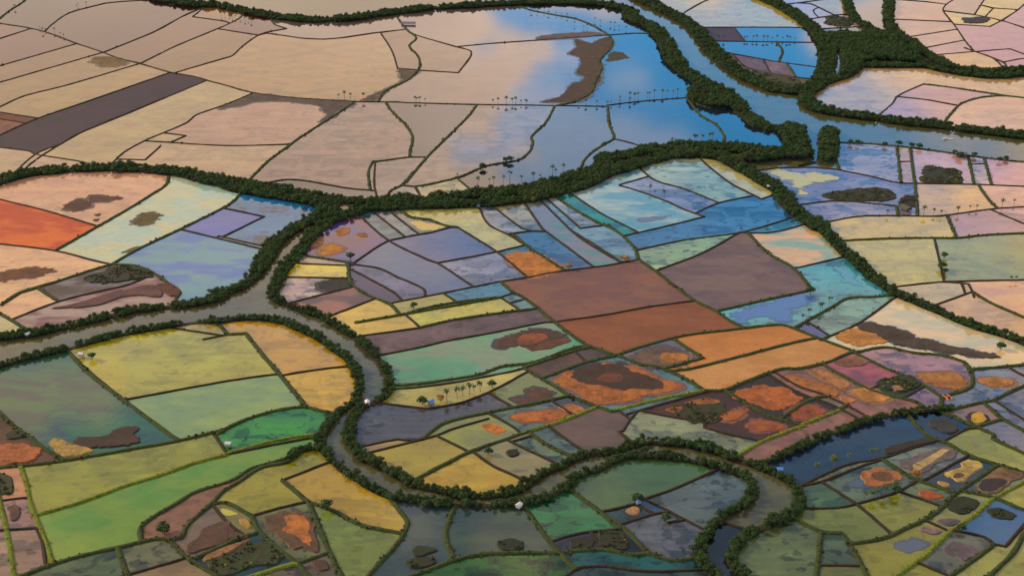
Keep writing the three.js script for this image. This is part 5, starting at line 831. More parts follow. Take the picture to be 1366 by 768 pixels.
const PALMS = [["row_far_river",169.3,-2031.7],["row_far_river",184.2,-2047.1],["row_far_river",189.9,-2042.0],["row_far_river",199.4,-2047.1],["row_far_river",210.6,-2052.3],["row_far_river",218.3,-2052.3],["row_far_river",226.4,-2057.5],["row_far_river",235.6,-2057.5],["row_far_river",245.4,-2062.8],["row_far_river",254.6,-2062.8],["row_far_river",262.9,-2068.0],["row_bend_pond",366.1,-2395.5],["row_bend_pond",374.9,-2395.5],["row_bend_pond",381.9,-2395.5],["row_bend_pond",417.0,-2395.5],["row_bend_pond",425.8,-2395.5],["row_bend_pond",432.8,-2395.5],["row_bend_pond",441.6,-2395.5],["row_bend_pond",451.9,-2394.1],["row_bend_pond",460.6,-2394.1],["row_bend_pond",469.4,-2394.1],["row_bend_pond",476.4,-2394.1],["row_bend_pond",485.2,-2394.1],["row_bend_pond",494.0,-2394.1],["row_bend_pond",502.5,-2392.8],["row_bend_pond",509.5,-2392.8],["row_blue_pond",226.3,-1826.9],["row_blue_pond",231.6,-1824.3],["row_blue_pond",237.4,-1826.9],["row_blue_pond",251.2,-1826.9],["row_blue_pond",258.9,-1832.8],["row_blue_pond",263.1,-1832.8],["row_blue_pond",272.0,-1837.9],["row_blue_pond",280.6,-1839.7],["row_blue_pond",286.8,-1844.0],["row_long_dyke",-31.4,-2016.5],["row_long_dyke",-22.4,-2016.5],["row_long_dyke",-7.3,-2016.5],["row_long_dyke",-1.2,-2016.5],["row_long_dyke",3.3,-2016.5],["row_long_dyke",12.3,-2014.5],["row_long_dyke",21.4,-2014.5],["row_long_dyke",25.0,-2014.5],["row_long_dyke",102.6,-2011.5],["row_long_dyke",114.6,-2011.5],["row_long_dyke",132.5,-2008.5],["row_long_dyke",144.4,-2006.5],["row_long_dyke",151.3,-2011.5],["row_long_dyke",167.6,-2016.5],["row_long_dyke",181.6,-2021.5],["row_long_dyke",-270.1,-2042.0],["row_long_dyke",-261.9,-2045.1],["row_long_dyke",-252.4,-2042.0],["row_long_dyke",-232.8,-2034.8],["row_long_dyke",-151.7,-2026.6],["row_long_dyke",-147.2,-2026.6],["row_long_dyke",-141.1,-2025.6],["row_long_dyke",-135.0,-2024.6],["row_creek",-73.5,-1688.3],["row_creek",-43.2,-1662.7],["row_creek",-31.8,-1666.3],["row_creek",-24.1,-1666.3],["row_creek",-11.3,-1673.6],["row_creek",-1.1,-1680.9],["row_creek",13.1,-1673.6],["row_creek",29.9,-1680.9],["row_creek",36.3,-1680.9],["row_creek",52.4,-1703.2],["row_creek",60.1,-1699.5],["row_creek",66.6,-1714.6],["row_right_dyke",465.6,-1554.2],["row_right_dyke",508.6,-1556.7],["row_right_dyke",521.8,-1556.7],["row_right_dyke",531.2,-1554.2],["row_right_dyke",554.1,-1561.3],["row_right_dyke",570.4,-1571.1],["row_right_dyke",582.3,-1572.4],["row_right_dyke",615.8,-1581.6],["row_right_dyke",634.3,-1591.0],["row_right_dyke",550.8,-1357.7],["row_right_dyke",558.9,-1359.3],["row_dark_pond",257.8,-972.5],["row_dark_pond",273.5,-980.1],["row_dark_pond",277.1,-981.6],["row_dark_pond",290.2,-987.8],["row_dark_pond",310.0,-997.2],["row_dark_pond",314.1,-998.7],["row_yellow_pond",-58.8,-1095.9],["row_yellow_pond",-52.6,-1099.6],["row_yellow_pond",-46.3,-1103.3],["row_yellow_pond",-40.9,-1106.2],["row_yellow_pond",-35.6,-1110.7],["row_yellow_pond",-31.0,-1112.5],["row_lilac_pond",178.4,-1637.7],["row_lilac_pond",186.0,-1625.1],["row_lilac_pond",194.1,-1618.2],["row_lilac_pond",274.1,-1500.3],["row_lilac_pond",312.7,-1521.9],["row_curved_dyke",302.9,-1263.3],["row_curved_dyke",310.3,-1270.2],["row_curved_dyke",323.4,-1284.2],["row_curved_dyke",329.5,-1288.9],["row_curved_dyke",337.2,-1300.8],["row_curved_dyke",343.5,-1305.6],["row_island_pond",290.2,-931.5],["row_island_pond",293.3,-932.9],["row_island_pond",296.0,-933.8],["row_island_pond",298.6,-934.9],["row_island_pond",302.2,-936.6],["row_island_pond",305.4,-937.8],["row_island_pond",311.6,-940.1],["row_island_pond",315.1,-941.5],["row_island_pond",318.3,-943.0],["row_top_bank",38.3,-2612.5],["row_top_bank",49.5,-2604.6],["row_top_bank",60.7,-2596.6],["row_top_bank",71.8,-2588.8],["row_top_bank",83.0,-2584.1],["row_top_bank",94.1,-2577.8],["row_top_bank",105.0,-2568.5],["row_top_bank",117.2,-2505.0],["row_top_bank",132.6,-2482.9],["row_top_bank",139.9,-2482.9],["row_top_bank",159.1,-2534.9],["row_top_bank",167.6,-2522.8],["row_top_bank",183.0,-2505.0],["row_top_bank",193.5,-2497.6],["row_top_bank",201.8,-2487.3],["row_top_bank",213.4,-2472.8],["row_top_shore",-559.6,-2580.9],["row_top_shore",-553.3,-2577.8],["row_top_shore",-545.0,-2573.2],["row_top_shore",-536.0,-2565.4],["row_top_shore",-527.1,-2557.7],["row_top_shore",-516.4,-2550.1],["row_top_shore",-507.6,-2542.4],["row_top_shore",-497.6,-2537.9],["row_top_shore",-491.5,-2534.9],["row_top_shore",-262.7,-2057.5],["row_top_shore",-253.3,-2055.4],["row_left_dyke",-856.6,-2644.8],["row_left_dyke",-857.5,-2661.2],["row_left_dyke",-846.4,-2669.4],["row_left_dyke",-976.7,-2636.6],["row_left_dyke",-876.0,-2475.7],["row_left_dyke",-863.8,-2454.1],["row_left_dyke",-858.8,-2461.3],["row_left_dyke",-844.0,-2454.1],["row_left_dyke",-826.8,-2432.9],["row_left_dyke",-812.0,-2418.9]];
const TREES = [["round",-185.1,-1419.1],["round",-39.2,-1722.2],["round",-9.1,-1749.5],["round",-2.4,-1749.5],["rust",26.2,-1599.7],["rust",-289.4,-1464.6],["round",-104.3,-1291.3],["round",-82.8,-1088.0],["rust",-66.5,-1094.1],["round",-18.7,-1120.0],["round",487.6,-1197.6],["round",324.3,-1327.6],["round",-413.1,-1176.9],["round",102.4,-928.1],["round",122.8,-901.2],["round",-150.3,-917.5],["round",-20.1,-1001.9],["bank",480.0,-1824.6],["bank",488.8,-1821.3],["bank",525.8,-1814.5],["bank",546.1,-1816.2],["bank",562.0,-1807.8],["bank",572.1,-1804.5],["bank",614.6,-1779.9],["bank",638.4,-1769.4],["bank",677.5,-1755.8],["bank",667.4,-1751.0],["bank",617.0,-1765.3],["rust",64.0,-1391.9],["dyke",496.9,-1424.7],["dyke",484.5,-1391.9],["dyke",485.0,-1381.2],["round",-276.3,-887.8],["round",-273.8,-883.9],["round",354.6,-887.8],["rust",339.8,-964.1],["round",317.6,-941.5],["rust",130.9,-1413.6],["rust",125.2,-1416.4]];
const BUILT = [["hut bluegrey",-194.5,-2512.4],["hut red",-93.7,-1625.1],["hut white",-81.7,-1620.3],["hut blue",-42.6,-1579.6],["hut white",-248.0,-1013.7],["hut white",5.7,-918.9],["hut blue",226.7,-972.5],["hut white",332.9,-1644.8],["hut blue",-74.6,-1086.9],["hut blue",102.7,-925.3],["hut blue",452.5,-1101.4],["hut white",-424.8,-1181.0],["hut white",-491.7,-1224.1],["hut white",-133.4,-1085.8],["hut dark",621.3,-1773.4],["hut thatch",491.1,-1573.0],["boat white",623.2,-1846.6],["boat white",539.6,-1921.8],["boat white",623.3,-1906.1],["gate orange",405.9,-1099.6]];

// ---------------------------------------------------------------- helpers
const names = new Map();
function numbered(name) {
  const n = names.get(name) ?? 0;
  names.set(name, n + 1);
  return n ? name + '_' + String(n).padStart(3, '0') : name;
}
function shade(o) { o.traverse((c) => { if (c.isMesh) { c.castShadow = true; c.receiveShadow = true; } }); return o; }
function place(o, name, data) {
  o.name = numbered(name);
  Object.assign(o.userData, data);
  scene.add(shade(o));
  return o;
}
const pairs = (list) => { const out = []; for (let i = 0; i < list.length; i += 2) out.push([list[i], list[i + 1]]); return out; };
const tint = (c) => new THREE.Color().setRGB(c[0] / 255, c[1] / 255, c[2] / 255, THREE.SRGBColorSpace);

function curve(points, spacing) {                              // Catmull-Rom through the points; sharp corners stay sharp
  const P = points, n = P.length, out = [P[0]];
  const len = (a, b) => Math.hypot(b[0] - a[0], b[1] - a[1]);
  const sharp = (i) => {
    if (i <= 0 || i >= n - 1) return true;
    const a = P[i - 1], b = P[i], c = P[i + 1];
    return ((b[0] - a[0]) * (c[0] - b[0]) + (b[1] - a[1]) * (c[1] - b[1])) / (len(a, b) * len(b, c) + 1e-9) < 0.62;
  };
  for (let i = 0; i < n - 1; i++) {
    const a = P[i], b = P[i + 1], d = len(a, b);
    const ka = sharp(i) ? 0 : d / (d + len(P[i - 1], a)), kb = sharp(i + 1) ? 0 : d / (d + len(b, P[i + 2]));
    const k = Math.max(1, Math.floor(d / spacing));
    for (let j = 1; j <= k; j++) {
      const t = j / k, t2 = t * t, t3 = t2 * t, p = [];
      for (let c = 0; c < 2; c++) {
        const ta = ka ? (b[c] - P[i - 1][c]) * ka : b[c] - a[c], tb = kb ? (P[i + 2][c] - a[c]) * kb : b[c] - a[c];
        p.push((2 * t3 - 3 * t2 + 1) * a[c] + (t3 - 2 * t2 + t) * ta + (3 * t2 - 2 * t3) * b[c] + (t3 - t2) * tb);
      }
      out.push(p);
    }
  }
  return out;
}
function loop(points, spacing) {                               // closed smooth outline
  const c = new THREE.CatmullRomCurve3(points.map(([x, z]) => new THREE.Vector3(x, 0, z)), true, 'centripetal');
  return c.getSpacedPoints(Math.max(10, Math.round(c.getLength() / spacing))).slice(0, -1).map((p) => [p.x, p.z]);
}
const inside = (poly, x, z) => {
  let c = false;
  for (let i = 0, j = poly.length - 1; i < poly.length; j = i++) {
    const [ax, az] = poly[i], [bx, bz] = poly[j];
    if ((az > z) !== (bz > z) && x < ((bx - ax) * (z - az)) / (bz - az) + ax) c = !c;
  }
  return c;
};
function sheet(points, y, scale = 60, dx = 0, dz = 0, box = null) {   // flat polygon facing up, uv in metres / scale or fitted to the box
  const flat = points.map(([x, z]) => new THREE.Vector2(x, -z));
  if (THREE.ShapeUtils.area(flat) < 0) flat.reverse();
  const faces = THREE.ShapeUtils.triangulateShape(flat, []);
  const g = new THREE.BufferGeometry(), pos = [], uv = [], nor = [];
  for (const p of flat) {
    pos.push(p.x, y, -p.y); nor.push(0, 1, 0);
    if (box) uv.push((p.x - box[0]) / box[2], (-p.y - box[1]) / box[3]); else uv.push(p.x / scale + dx, -p.y / scale + dz);
  }
  g.setAttribute('position', new THREE.Float32BufferAttribute(pos, 3));
  g.setAttribute('normal', new THREE.Float32BufferAttribute(nor, 3));
  g.setAttribute('uv', new THREE.Float32BufferAttribute(uv, 2));
  g.setIndex(faces.flat());
  return g;
}

// ---------------------------------------------------------------- textures: matter only (silt, mud, grass), neutral so that each surface keeps its colour
function texture(size, fn, colour = true) {
  const data = new Uint8Array(size * size * 4);
  for (let j = 0; j < size; j++) for (let i = 0; i < size; i++) {
    const c = fn(i / size, j / size), o = (j * size + i) * 4;
    data[o] = c[0] * 255; data[o + 1] = c[1] * 255; data[o + 2] = c[2] * 255; data[o + 3] = 255;
  }
  const t = new THREE.DataTexture(data, size, size);
  t.wrapS = t.wrapT = THREE.MirroredRepeatWrapping;
  t.magFilter = THREE.LinearFilter; t.minFilter = THREE.LinearMipmapLinearFilter; t.generateMipmaps = true;
  if (colour) t.colorSpace = THREE.SRGBColorSpace;
  t.needsUpdate = true;
  return t;
}
const siltMaps = [0, 1, 2, 3, 4, 5].map((k) => texture(512, (u, v) => {
  const rich = k > 2 ? 1 : 0.3;                                // far ponds are even, near ones mottled
  const a = cloudNoise(u * 4 + k * 9, v * 6 + 3, 1.5, 6), streak = cloudNoise(u * 3 + k * 5, v * 26 + a * 3, 4.5, 4), grain = noise(u * 170 + k, v * 220, 2);
  const bed = step(0.53, 0.62, cloudNoise(u * 7 + a * 3 + k * 3, v * 9 + a, 9.5, 6)), weed = step(0.60, 0.66, cloudNoise(u * 15 + k, v * 18 + a * 2, 19.5, 5));
  const s = 0.86 + (0.10 + 0.40 * rich) * (a - 0.5) + (0.1 + 0.16 * rich) * (streak - 0.5) + 0.07 * (grain - 0.5) - 0.24 * rich * bed - 0.24 * rich * weed;
  return [s * (1 - 0.05 * bed * rich), s * (1 + 0.08 * (a - 0.5)), s * (1 - 0.12 * (streak - 0.5) + 0.08 * bed * rich)].map((x) => Math.min(1, Math.max(0, x)));
}));
const mudMaps = [0, 1, 2].map((k) => texture(512, (u, v) => {
  const a = cloudNoise(u * 5 + k * 11, v * 5 + 3, 7.5, 6), b = cloudNoise(u * 22 + 5, v * 22 + k, 3.5, 4), c = noise(u * 190, v * 190, 4);
  const stain = step(0.56, 0.62, cloudNoise(u * 9 + k, v * 9, 12.5, 5));
  const s = 0.82 + 0.55 * (a - 0.5) + 0.26 * (b - 0.5) + 0.08 * (c - 0.5) - 0.12 * stain;
  return [s, s * (0.985 - 0.08 * (b - 0.5)), s * (0.97 - 0.16 * (a - 0.5))].map((x) => Math.min(1, Math.max(0, x)));
}));
const rippleMap = texture(512, (u, v) => { const s = 0.6 * noise(u * 60, v * 60, 1) + 0.4 * noise(u * 150, v * 150, 5); return [s, s, s]; }, false);
const earthMap = texture(512, (u, v) => {
  const a = cloudNoise(u * 12, v * 12, 1.5, 5), b = noise(u * 120, v * 120, 3), grass = step(0.47, 0.56, cloudNoise(u * 20, v * 20, 8.5, 4));
  const s = 0.55 + 0.5 * (a - 0.5) + 0.3 * (b - 0.5);
  return [mix(s, s * 0.55, grass), mix(s * 0.78, s * 0.72, grass), mix(s * 0.6, s * 0.25, grass)].map((x) => Math.min(1, Math.max(0, x)));
});
const grassMap = texture(512, (u, v) => {
  const a = cloudNoise(u * 14, v * 14, 4.5, 5), b = noise(u * 140, v * 140, 6), bare = step(0.56, 0.64, cloudNoise(u * 17, v * 17, 2.5, 4));
  const s = 0.72 + 0.6 * (a - 0.5) + 0.35 * (b - 0.5);
  return [mix(s * 0.75, s * 0.85, bare), mix(s, s * 0.68, bare), mix(s * 0.4, s * 0.5, bare)].map((x) => Math.min(1, Math.max(0, x)));
});

// ---------------------------------------------------------------- the setting
const groundMaterial = new THREE.MeshStandardMaterial({ color: new THREE.Color(0.16, 0.13, 0.08), map: earthMap, roughness: 0.95 });
{
  const g = new THREE.PlaneGeometry(24000, 24000).rotateX(-Math.PI / 2);
  g.attributes.uv.array.forEach((v, i, a) => { a[i] = v * 300; });
  const o = new THREE.Mesh(g, groundMaterial);
  o.position.set(0, -0.7, -3000);
  place(o, 'ground', { kind: 'structure', label: 'brown silt ground of the delta under ponds and dykes', category: 'ground' });
}

const random = generator(4711);
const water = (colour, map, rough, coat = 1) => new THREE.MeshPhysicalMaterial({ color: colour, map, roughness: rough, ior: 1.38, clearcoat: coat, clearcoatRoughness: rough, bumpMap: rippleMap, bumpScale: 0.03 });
let twoTone = 0;
PONDS.forEach(([kind, colour, second, look, outline], index) => {
  const P = pairs(outline);
  let x0 = 1e9, x1 = -1e9, z0 = 1e9, z1 = -1e9;
  for (const [x, z] of P) { x0 = Math.min(x0, x); x1 = Math.max(x1, x); z0 = Math.min(z0, z); z1 = Math.max(z1, z); }
  const span = Math.max(x1 - x0, z1 - z0);
  const level = kind === 'r' ? -0.12 : 0.012 + index * 0.0006;
  const river = kind === 'r';
  let map, box = null, base = tint(colour);
  if (second && twoTone < 60) {
    twoTone++;
    const a = tint(colour), b = tint(second), seed = index * 3.7, dry = kind === 'm';
    const f = span / 42;
    map = texture(dry && span > 120 ? 448 : 224, (u, v) => {
      const x = u * f, y = v * f;
      const w = cloudNoise(x * 0.8 + seed, y * 0.8, 3.5, 3);
      const n = cloudNoise(x + w * 2 + seed, y * 2.1 + w, 11.5, 7);
      const m = dry ? step(0.38, 0.62, n) : step(0.36, 0.64, n);
      const furrow = dry ? 0.16 * (cloudNoise(x * 1.3 + y * 3.1 + seed, (y * 1.2 - x * 0.5) * 14, 5.5, 4) - 0.5) + 0.12 * (noise(x * 30, y * 30, 2) - 0.5) : 0;
      const s = 0.92 + 0.3 * (cloudNoise(x * 5 + seed, y * 7, 6.5, 3) - 0.5) + furrow;
      const c = a.clone().lerp(b, m).multiplyScalar(s).convertLinearToSRGB();
      return [Math.min(1, c.r), Math.min(1, c.g), Math.min(1, c.b)];
    });
    base = new THREE.Color(1, 1, 1);
    box = [x0, z0, span, span];
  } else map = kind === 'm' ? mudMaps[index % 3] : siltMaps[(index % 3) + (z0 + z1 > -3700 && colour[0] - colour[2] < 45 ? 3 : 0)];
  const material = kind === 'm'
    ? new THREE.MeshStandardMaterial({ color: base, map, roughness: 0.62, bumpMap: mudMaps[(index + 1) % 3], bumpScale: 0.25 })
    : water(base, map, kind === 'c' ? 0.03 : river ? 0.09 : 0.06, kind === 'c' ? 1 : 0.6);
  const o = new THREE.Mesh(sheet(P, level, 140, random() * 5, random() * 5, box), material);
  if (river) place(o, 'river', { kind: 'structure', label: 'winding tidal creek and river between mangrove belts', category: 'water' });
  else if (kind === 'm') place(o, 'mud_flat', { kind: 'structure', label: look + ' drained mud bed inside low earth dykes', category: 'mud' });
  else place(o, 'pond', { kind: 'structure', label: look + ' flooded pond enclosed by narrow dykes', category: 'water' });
});

// banks of mud, silt plumes, algae mats and grass islets lying in the ponds
const islets = [];
let margins = 0;
function bank(P, top, foot, spread, index) {                  // flat crest with a sloping edge down into the water
  const pos = [], uv = [], idx = [], n = P.length;
  let area = 0;
  P.forEach(([x, z], i) => { const [a, b] = P[(i + 1) % n]; area += x * b - a * z; });
  const side = Math.sign(area);
  P.forEach(([x, z], i) => {
    const a = P[(i + n - 1) % n], b = P[(i + 1) % n], l = Math.hypot(b[0] - a[0], b[1] - a[1]) + 1e-6;
    const nx = side * (b[1] - a[1]) / l, nz = -side * (b[0] - a[0]) / l;
    pos.push(x, top, z, x + nx * spread, foot, z + nz * spread);
    uv.push(x / 52, z / 52, (x + nx) / 52, (z + nz) / 52);
    const j = (i + 1) % n;
    if (side > 0) idx.push(i * 2, j * 2, i * 2 + 1, j * 2, j * 2 + 1, i * 2 + 1); else idx.push(i * 2, i * 2 + 1, j * 2, j * 2, i * 2 + 1, j * 2 + 1);
  });
  const s = new THREE.BufferGeometry();
  s.setAttribute('position', new THREE.Float32BufferAttribute(pos, 3));
  s.setAttribute('uv', new THREE.Float32BufferAttribute(uv, 2));
  s.setIndex(idx); s.computeVertexNormals();
  return mergeGeometries([sheet(P, top, 52, index * 0.37, index * 0.71), s]);
}
PATCHES.forEach(([kind, colour, look, outline], index) => {
  const raw = loop(pairs(outline), 1.4), c = [0, 0];
  raw.forEach(([x, z]) => { c[0] += x / raw.length; c[1] += z / raw.length; });
  const flatKind = kind === 'silt' || kind === 'algae';
  const P = raw.map(([x, z]) => {
    const d = Math.hypot(x - c[0], z - c[1]), k = (Math.min(9, 0.34 * d) * (cloudNoise(x / 20, z / 20, index, 6) - 0.5) * 2.6 + Math.min(3, 0.14 * d) * (cloudNoise(x / 5, z / 5, index, 3) - 0.5) * 2.6) / (d + 1e-6);
    return [x + (x - c[0]) * k, z + (z - c[1]) * k];
  });
  const top = flatKind ? 0.2 + index * 0.0005 : 0.26 + index * 0.012;
  const g = flatKind ? sheet(P, top, 70, index * 0.37, index * 0.71) : bank(P, top, -0.1, 1.2, index);
  const map = kind === 'grass' || kind === 'forest' ? grassMap : mudMaps[index % 3];
  const m = flatKind ? water(tint(colour), siltMaps[index % 4], 0.25) : new THREE.MeshStandardMaterial({ color: tint(colour), map, roughness: 0.8, bumpMap: mudMaps[index % 3], bumpScale: 0.3 });
  const name = { mud: 'mud_bank', silt: 'silt_plume', algae: 'algae_mat', grass: 'grass_islet', forest: 'wooded_bank' }[kind];
  const what = { mud: 'bare mud bank rising out of a pond', silt: 'silt plume in the water of a pond', algae: 'algae mat floating on a pond', grass: 'overgrown islet standing in a pond', forest: 'bank covered with mangrove forest' }[kind];
  if (flatKind) {                                              // ragged, thinning edge of silt or algae in the water
    let x0 = 1e9, x1 = -1e9, z0 = 1e9, z1 = -1e9;
    for (const [x, z] of P) { x0 = Math.min(x0, x); x1 = Math.max(x1, x); z0 = Math.min(z0, z); z1 = Math.max(z1, z); }
    const uv = g.attributes.uv, pos = g.attributes.position;
    for (let i = 0; i < uv.count; i++) uv.setXY(i, (pos.getX(i) - x0) / (x1 - x0), (pos.getZ(i) - z0) / (z1 - z0));
    m.map = null; m.bumpMap = null; m.transparent = true;
    m.alphaMap = texture(128, (u, v) => {
      const x = mix(x0, x1, u), z = mix(z0, z1, v);
      let near = 1e9;
      for (let i = 0; i < P.length; i += 2) near = Math.min(near, Math.hypot(P[i][0] - x, P[i][1] - z));
      const a = inside(P, x, z) ? step(0.40, 0.62, cloudNoise(x / 14, z / 9, index, 6) + Math.min(0.5, near / 22) - 0.14) : 0;
      return [a, a, a];
    }, false);
  }
  const body = new THREE.Mesh(g, m);
  if (kind === 'mud' && outline.length > 8 && margins < 30) {  // shoal of wet mud thinning out under the water round the bank
    margins++;
    const reach = 7;
    let x0 = 1e9, x1 = -1e9, z0 = 1e9, z1 = -1e9;
    for (const [x, z] of P) { x0 = Math.min(x0, x - reach); x1 = Math.max(x1, x + reach); z0 = Math.min(z0, z - reach); z1 = Math.max(z1, z + reach); }
    const box = [[x0, z0], [x1, z0], [x1, z1], [x0, z1]];
    const material = new THREE.MeshStandardMaterial({ color: tint(colour).multiply(new THREE.Color(0.38, 0.40, 0.48)), roughness: 0.25, transparent: true });
    material.alphaMap = texture(112, (u, v) => {
      const x = mix(x0, x1, u), z = mix(z0, z1, v);
      if (inside(P, x, z)) return [1, 1, 1];
      let near = 1e9;
      for (let i = 0; i < P.length; i += 3) near = Math.min(near, Math.hypot(P[i][0] - x, P[i][1] - z));
      const a = near > reach ? 0 : step(0.42, 0.66, cloudNoise(x / 9, z / 6, index, 5) + 0.32 - 0.5 * near / reach) * step(reach, reach * 0.7, near);
      return [a, a, a];
    }, false);
    const wet = new THREE.Mesh(sheet(box, 0.2 + index * 0.0004, 1, 0, 0, [x0, z0, x1 - x0, z1 - z0]), material);
    wet.name = 'wet_shoal'; body.add(wet);
  }
  place(body, name, { kind: 'structure', label: look + ' ' + what, category: kind === 'mud' ? 'mud bank' : kind === 'forest' ? 'bank' : kind === 'grass' ? 'islet' : kind });
  if (kind === 'grass' || kind === 'forest') islets.push({ kind, P, top });
});

// dykes and banks: a ridge with sloping sides along each line
function ridge(line, width, height, seed, foot = -0.45) {
  const n = line.length, pos = [], uv = [], idx = [], across = [-0.5, -0.3, 0, 0.3, 0.5];
  let run = 0;
  line.forEach(([x, z], i) => {
    const a = line[Math.max(0, i - 1)], b = line[Math.min(n - 1, i + 1)];
    if (i) run += Math.hypot(x - line[i - 1][0], z - line[i - 1][1]);
    const l = Math.hypot(b[0] - a[0], b[1] - a[1]) + 1e-6, nx = -(b[1] - a[1]) / l, nz = (b[0] - a[0]) / l;
    across.forEach((t, k) => {
      const w = (typeof width === 'function' ? width(line[i]) : width) * (0.55 + 0.95 * cloudNoise(x / 13 + k * 5, z / 13, seed, 4));
      const y = k === 0 || k === 4 ? foot : height * (k === 2 ? 1 : 0.82) * (0.75 + 0.5 * noise(x / 7 + k * 3, z / 7, seed));
      pos.push(x + nx * w * t, y, z + nz * w * t);
      uv.push((x + nx * w * t) / 22, (z + nz * w * t) / 22);
      if (i < n - 1 && k < 4) { const o = i * 5 + k; idx.push(o, o + 1, o + 5, o + 1, o + 6, o + 5); }
    });
  });
  const g = new THREE.BufferGeometry();
  g.setAttribute('position', new THREE.Float32BufferAttribute(pos, 3));
  g.setAttribute('uv', new THREE.Float32BufferAttribute(uv, 2));
  g.setIndex(idx); g.computeVertexNormals();
  if (g.attributes.normal.getY(2) < 0) { for (let i = 0; i < idx.length; i += 3) [idx[i], idx[i + 1]] = [idx[i + 1], idx[i]]; g.setIndex(idx); g.computeVertexNormals(); }
  return g;
}
const dykeMaterial = {
  d: new THREE.MeshStandardMaterial({ color: new THREE.Color(0.085, 0.065, 0.045), map: earthMap, roughness: 0.95 }),
  b: new THREE.MeshStandardMaterial({ color: new THREE.Color(0.075, 0.085, 0.03), map: grassMap, roughness: 0.95 }),
  y: new THREE.MeshStandardMaterial({ color: new THREE.Color(0.34, 0.29, 0.04), map: grassMap, roughness: 0.95 }),
  m: new THREE.MeshStandardMaterial({ color: new THREE.Color(0.10, 0.09, 0.05), map: earthMap, roughness: 0.95 }),
};
const dykeSize = { d: [3.6, 1.0], b: [5.2, 1.3], y: [5.0, 1.3] };
const dykeLabel = { d: 'narrow bare earth dyke between two ponds', b: 'broad overgrown dyke with dark green scrub', y: 'dyke covered with bright yellow green grass' };
const tufts = [];                                              // scrub on the dykes: x, y, z, size, tone
DYKES.forEach(([kind, line], index) => {
  const L = curve(pairs(line), 4), [w, h] = dykeSize[kind];
  place(new THREE.Mesh(ridge(L, w, h + index * 0.0007, index), dykeMaterial[kind]), 'dyke', { kind: 'structure', label: dykeLabel[kind], category: 'dyke' });
  const chance = { d: 0.22, b: 1.25, y: 1.4 }[kind];
  L.forEach(([x, z]) => {
    const dense = chance * (kind === 'd' ? 2 * step(0.5, 0.7, noise(x / 30, z / 30, 3)) : 0.4 + 1.2 * step(0.35, 0.65, noise(x / 25, z / 25, 3)));
    for (let k = dense; k > 0; k--) if (random() < k) {
      const off = (random() - 0.5) * w * 1.25, turn = random() * 6.28;
      tufts.push([x + off * Math.cos(turn), h * 0.75 * (1 - Math.abs(off) / w), z + off * Math.sin(turn), 0.4 + 1.25 * random() * random() * random() + (kind === 'b' ? 0.2 : 0), kind]);
    }
  });
});
for (const { kind, P, top } of islets) {
  if (kind !== 'grass') continue;
  let x0 = 1e9, x1 = -1e9, z0 = 1e9, z1 = -1e9;
  for (const [x, z] of P) { x0 = Math.min(x0, x); x1 = Math.max(x1, x); z0 = Math.min(z0, z); z1 = Math.max(z1, z); }
  const count = Math.min(500, ((x1 - x0) * (z1 - z0)) / 14);
  for (let i = 0; i < count; i++) {
    const x = mix(x0, x1, random()), z = mix(z0, z1, random());
    if (inside(P, x, z) && noise(x / 12, z / 12, 8) > 0.38) tufts.push([x, top, z, 0.5 + 0.7 * random(), random() < 0.06 ? 'y' : 'b']);
  }
}

// ---------------------------------------------------------------- plants
function foliage(seed, lobes, count, size, tone) {             // many small leaf sprays spread over the lobes of a crown
  const r = generator(seed), pos = [], nor = [], col = [];
  const total = lobes.reduce((s, l) => s + l[3] * l[3], 0);
  const n = new THREE.Vector3(), a = new THREE.Vector3(), b = new THREE.Vector3(), c = new THREE.Vector3();
  for (const [lx, ly, lz, rad, squash = 0.85] of lobes) {
    const m = Math.round(count * rad * rad / total);
    for (let i = 0; i < m; i++) {
      const y = r() * 1.7 - 0.7, f = r() * Math.PI * 2, q = Math.sqrt(Math.max(0, 1 - y * y));
      n.set(Math.cos(f) * q, y, Math.sin(f) * q);
      const k = rad * (0.5 + 0.66 * Math.sqrt(r()));
      c.set(lx + n.x * k, ly + n.y * k * squash, lz + n.z * k);
      n.x += (r() - 0.5) * 1.3; n.y += (r() - 0.2) * 1.1; n.z += (r() - 0.5) * 1.3; n.normalize();
      a.set(r() - 0.5, r() - 0.5, r() - 0.5).cross(n).normalize(); b.crossVectors(n, a);
      const s = size * (0.6 + 0.8 * r()), t = tone(r);
      const quad = [[-1, -0.15], [0.1, -0.75], [1, 0.1], [-0.1, 0.8]].map(([u, v]) => [c.x + (a.x * u + b.x * v) * s, c.y + (a.y * u + b.y * v) * s, c.z + (a.z * u + b.z * v) * s]);
      for (const v of [0, 1, 2, 0, 2, 3]) { pos.push(...quad[v]); nor.push(n.x, n.y, n.z); col.push(...t); }
    }
  }
  const g = new THREE.BufferGeometry();
  g.setAttribute('position', new THREE.Float32BufferAttribute(pos, 3));
  g.setAttribute('normal', new THREE.Float32BufferAttribute(nor, 3));
  g.setAttribute('color', new THREE.Float32BufferAttribute(col, 3));
  return g;
}
function limb(points, r0, r1, colour) {                        // tapered tube with a colour
  const path = new THREE.CatmullRomCurve3(points.map((p) => new THREE.Vector3(...p)));
  const g = new THREE.TubeGeometry(path, 4, 1, 5).toNonIndexed(), p = g.attributes.position, v = new THREE.Vector3();
  const base = new THREE.TubeGeometry(path, 4, 1, 5), uv = g.attributes.uv;
  for (let i = 0; i < p.count; i++) {
    const t = uv.getX(i), c = path.getPointAt(Math.min(1, t));
    v.fromBufferAttribute(p, i).sub(c).multiplyScalar(mix(r0, r1, t)).add(c);
    p.setXYZ(i, v.x, v.y, v.z);
  }
  base.dispose();
  g.deleteAttribute('uv');
  const col = new Float32Array(p.count * 3);
  for (let i = 0; i < p.count; i++) col.set(colour, i * 3);
  g.setAttribute('color', new THREE.BufferAttribute(col, 3));
  return g;
}
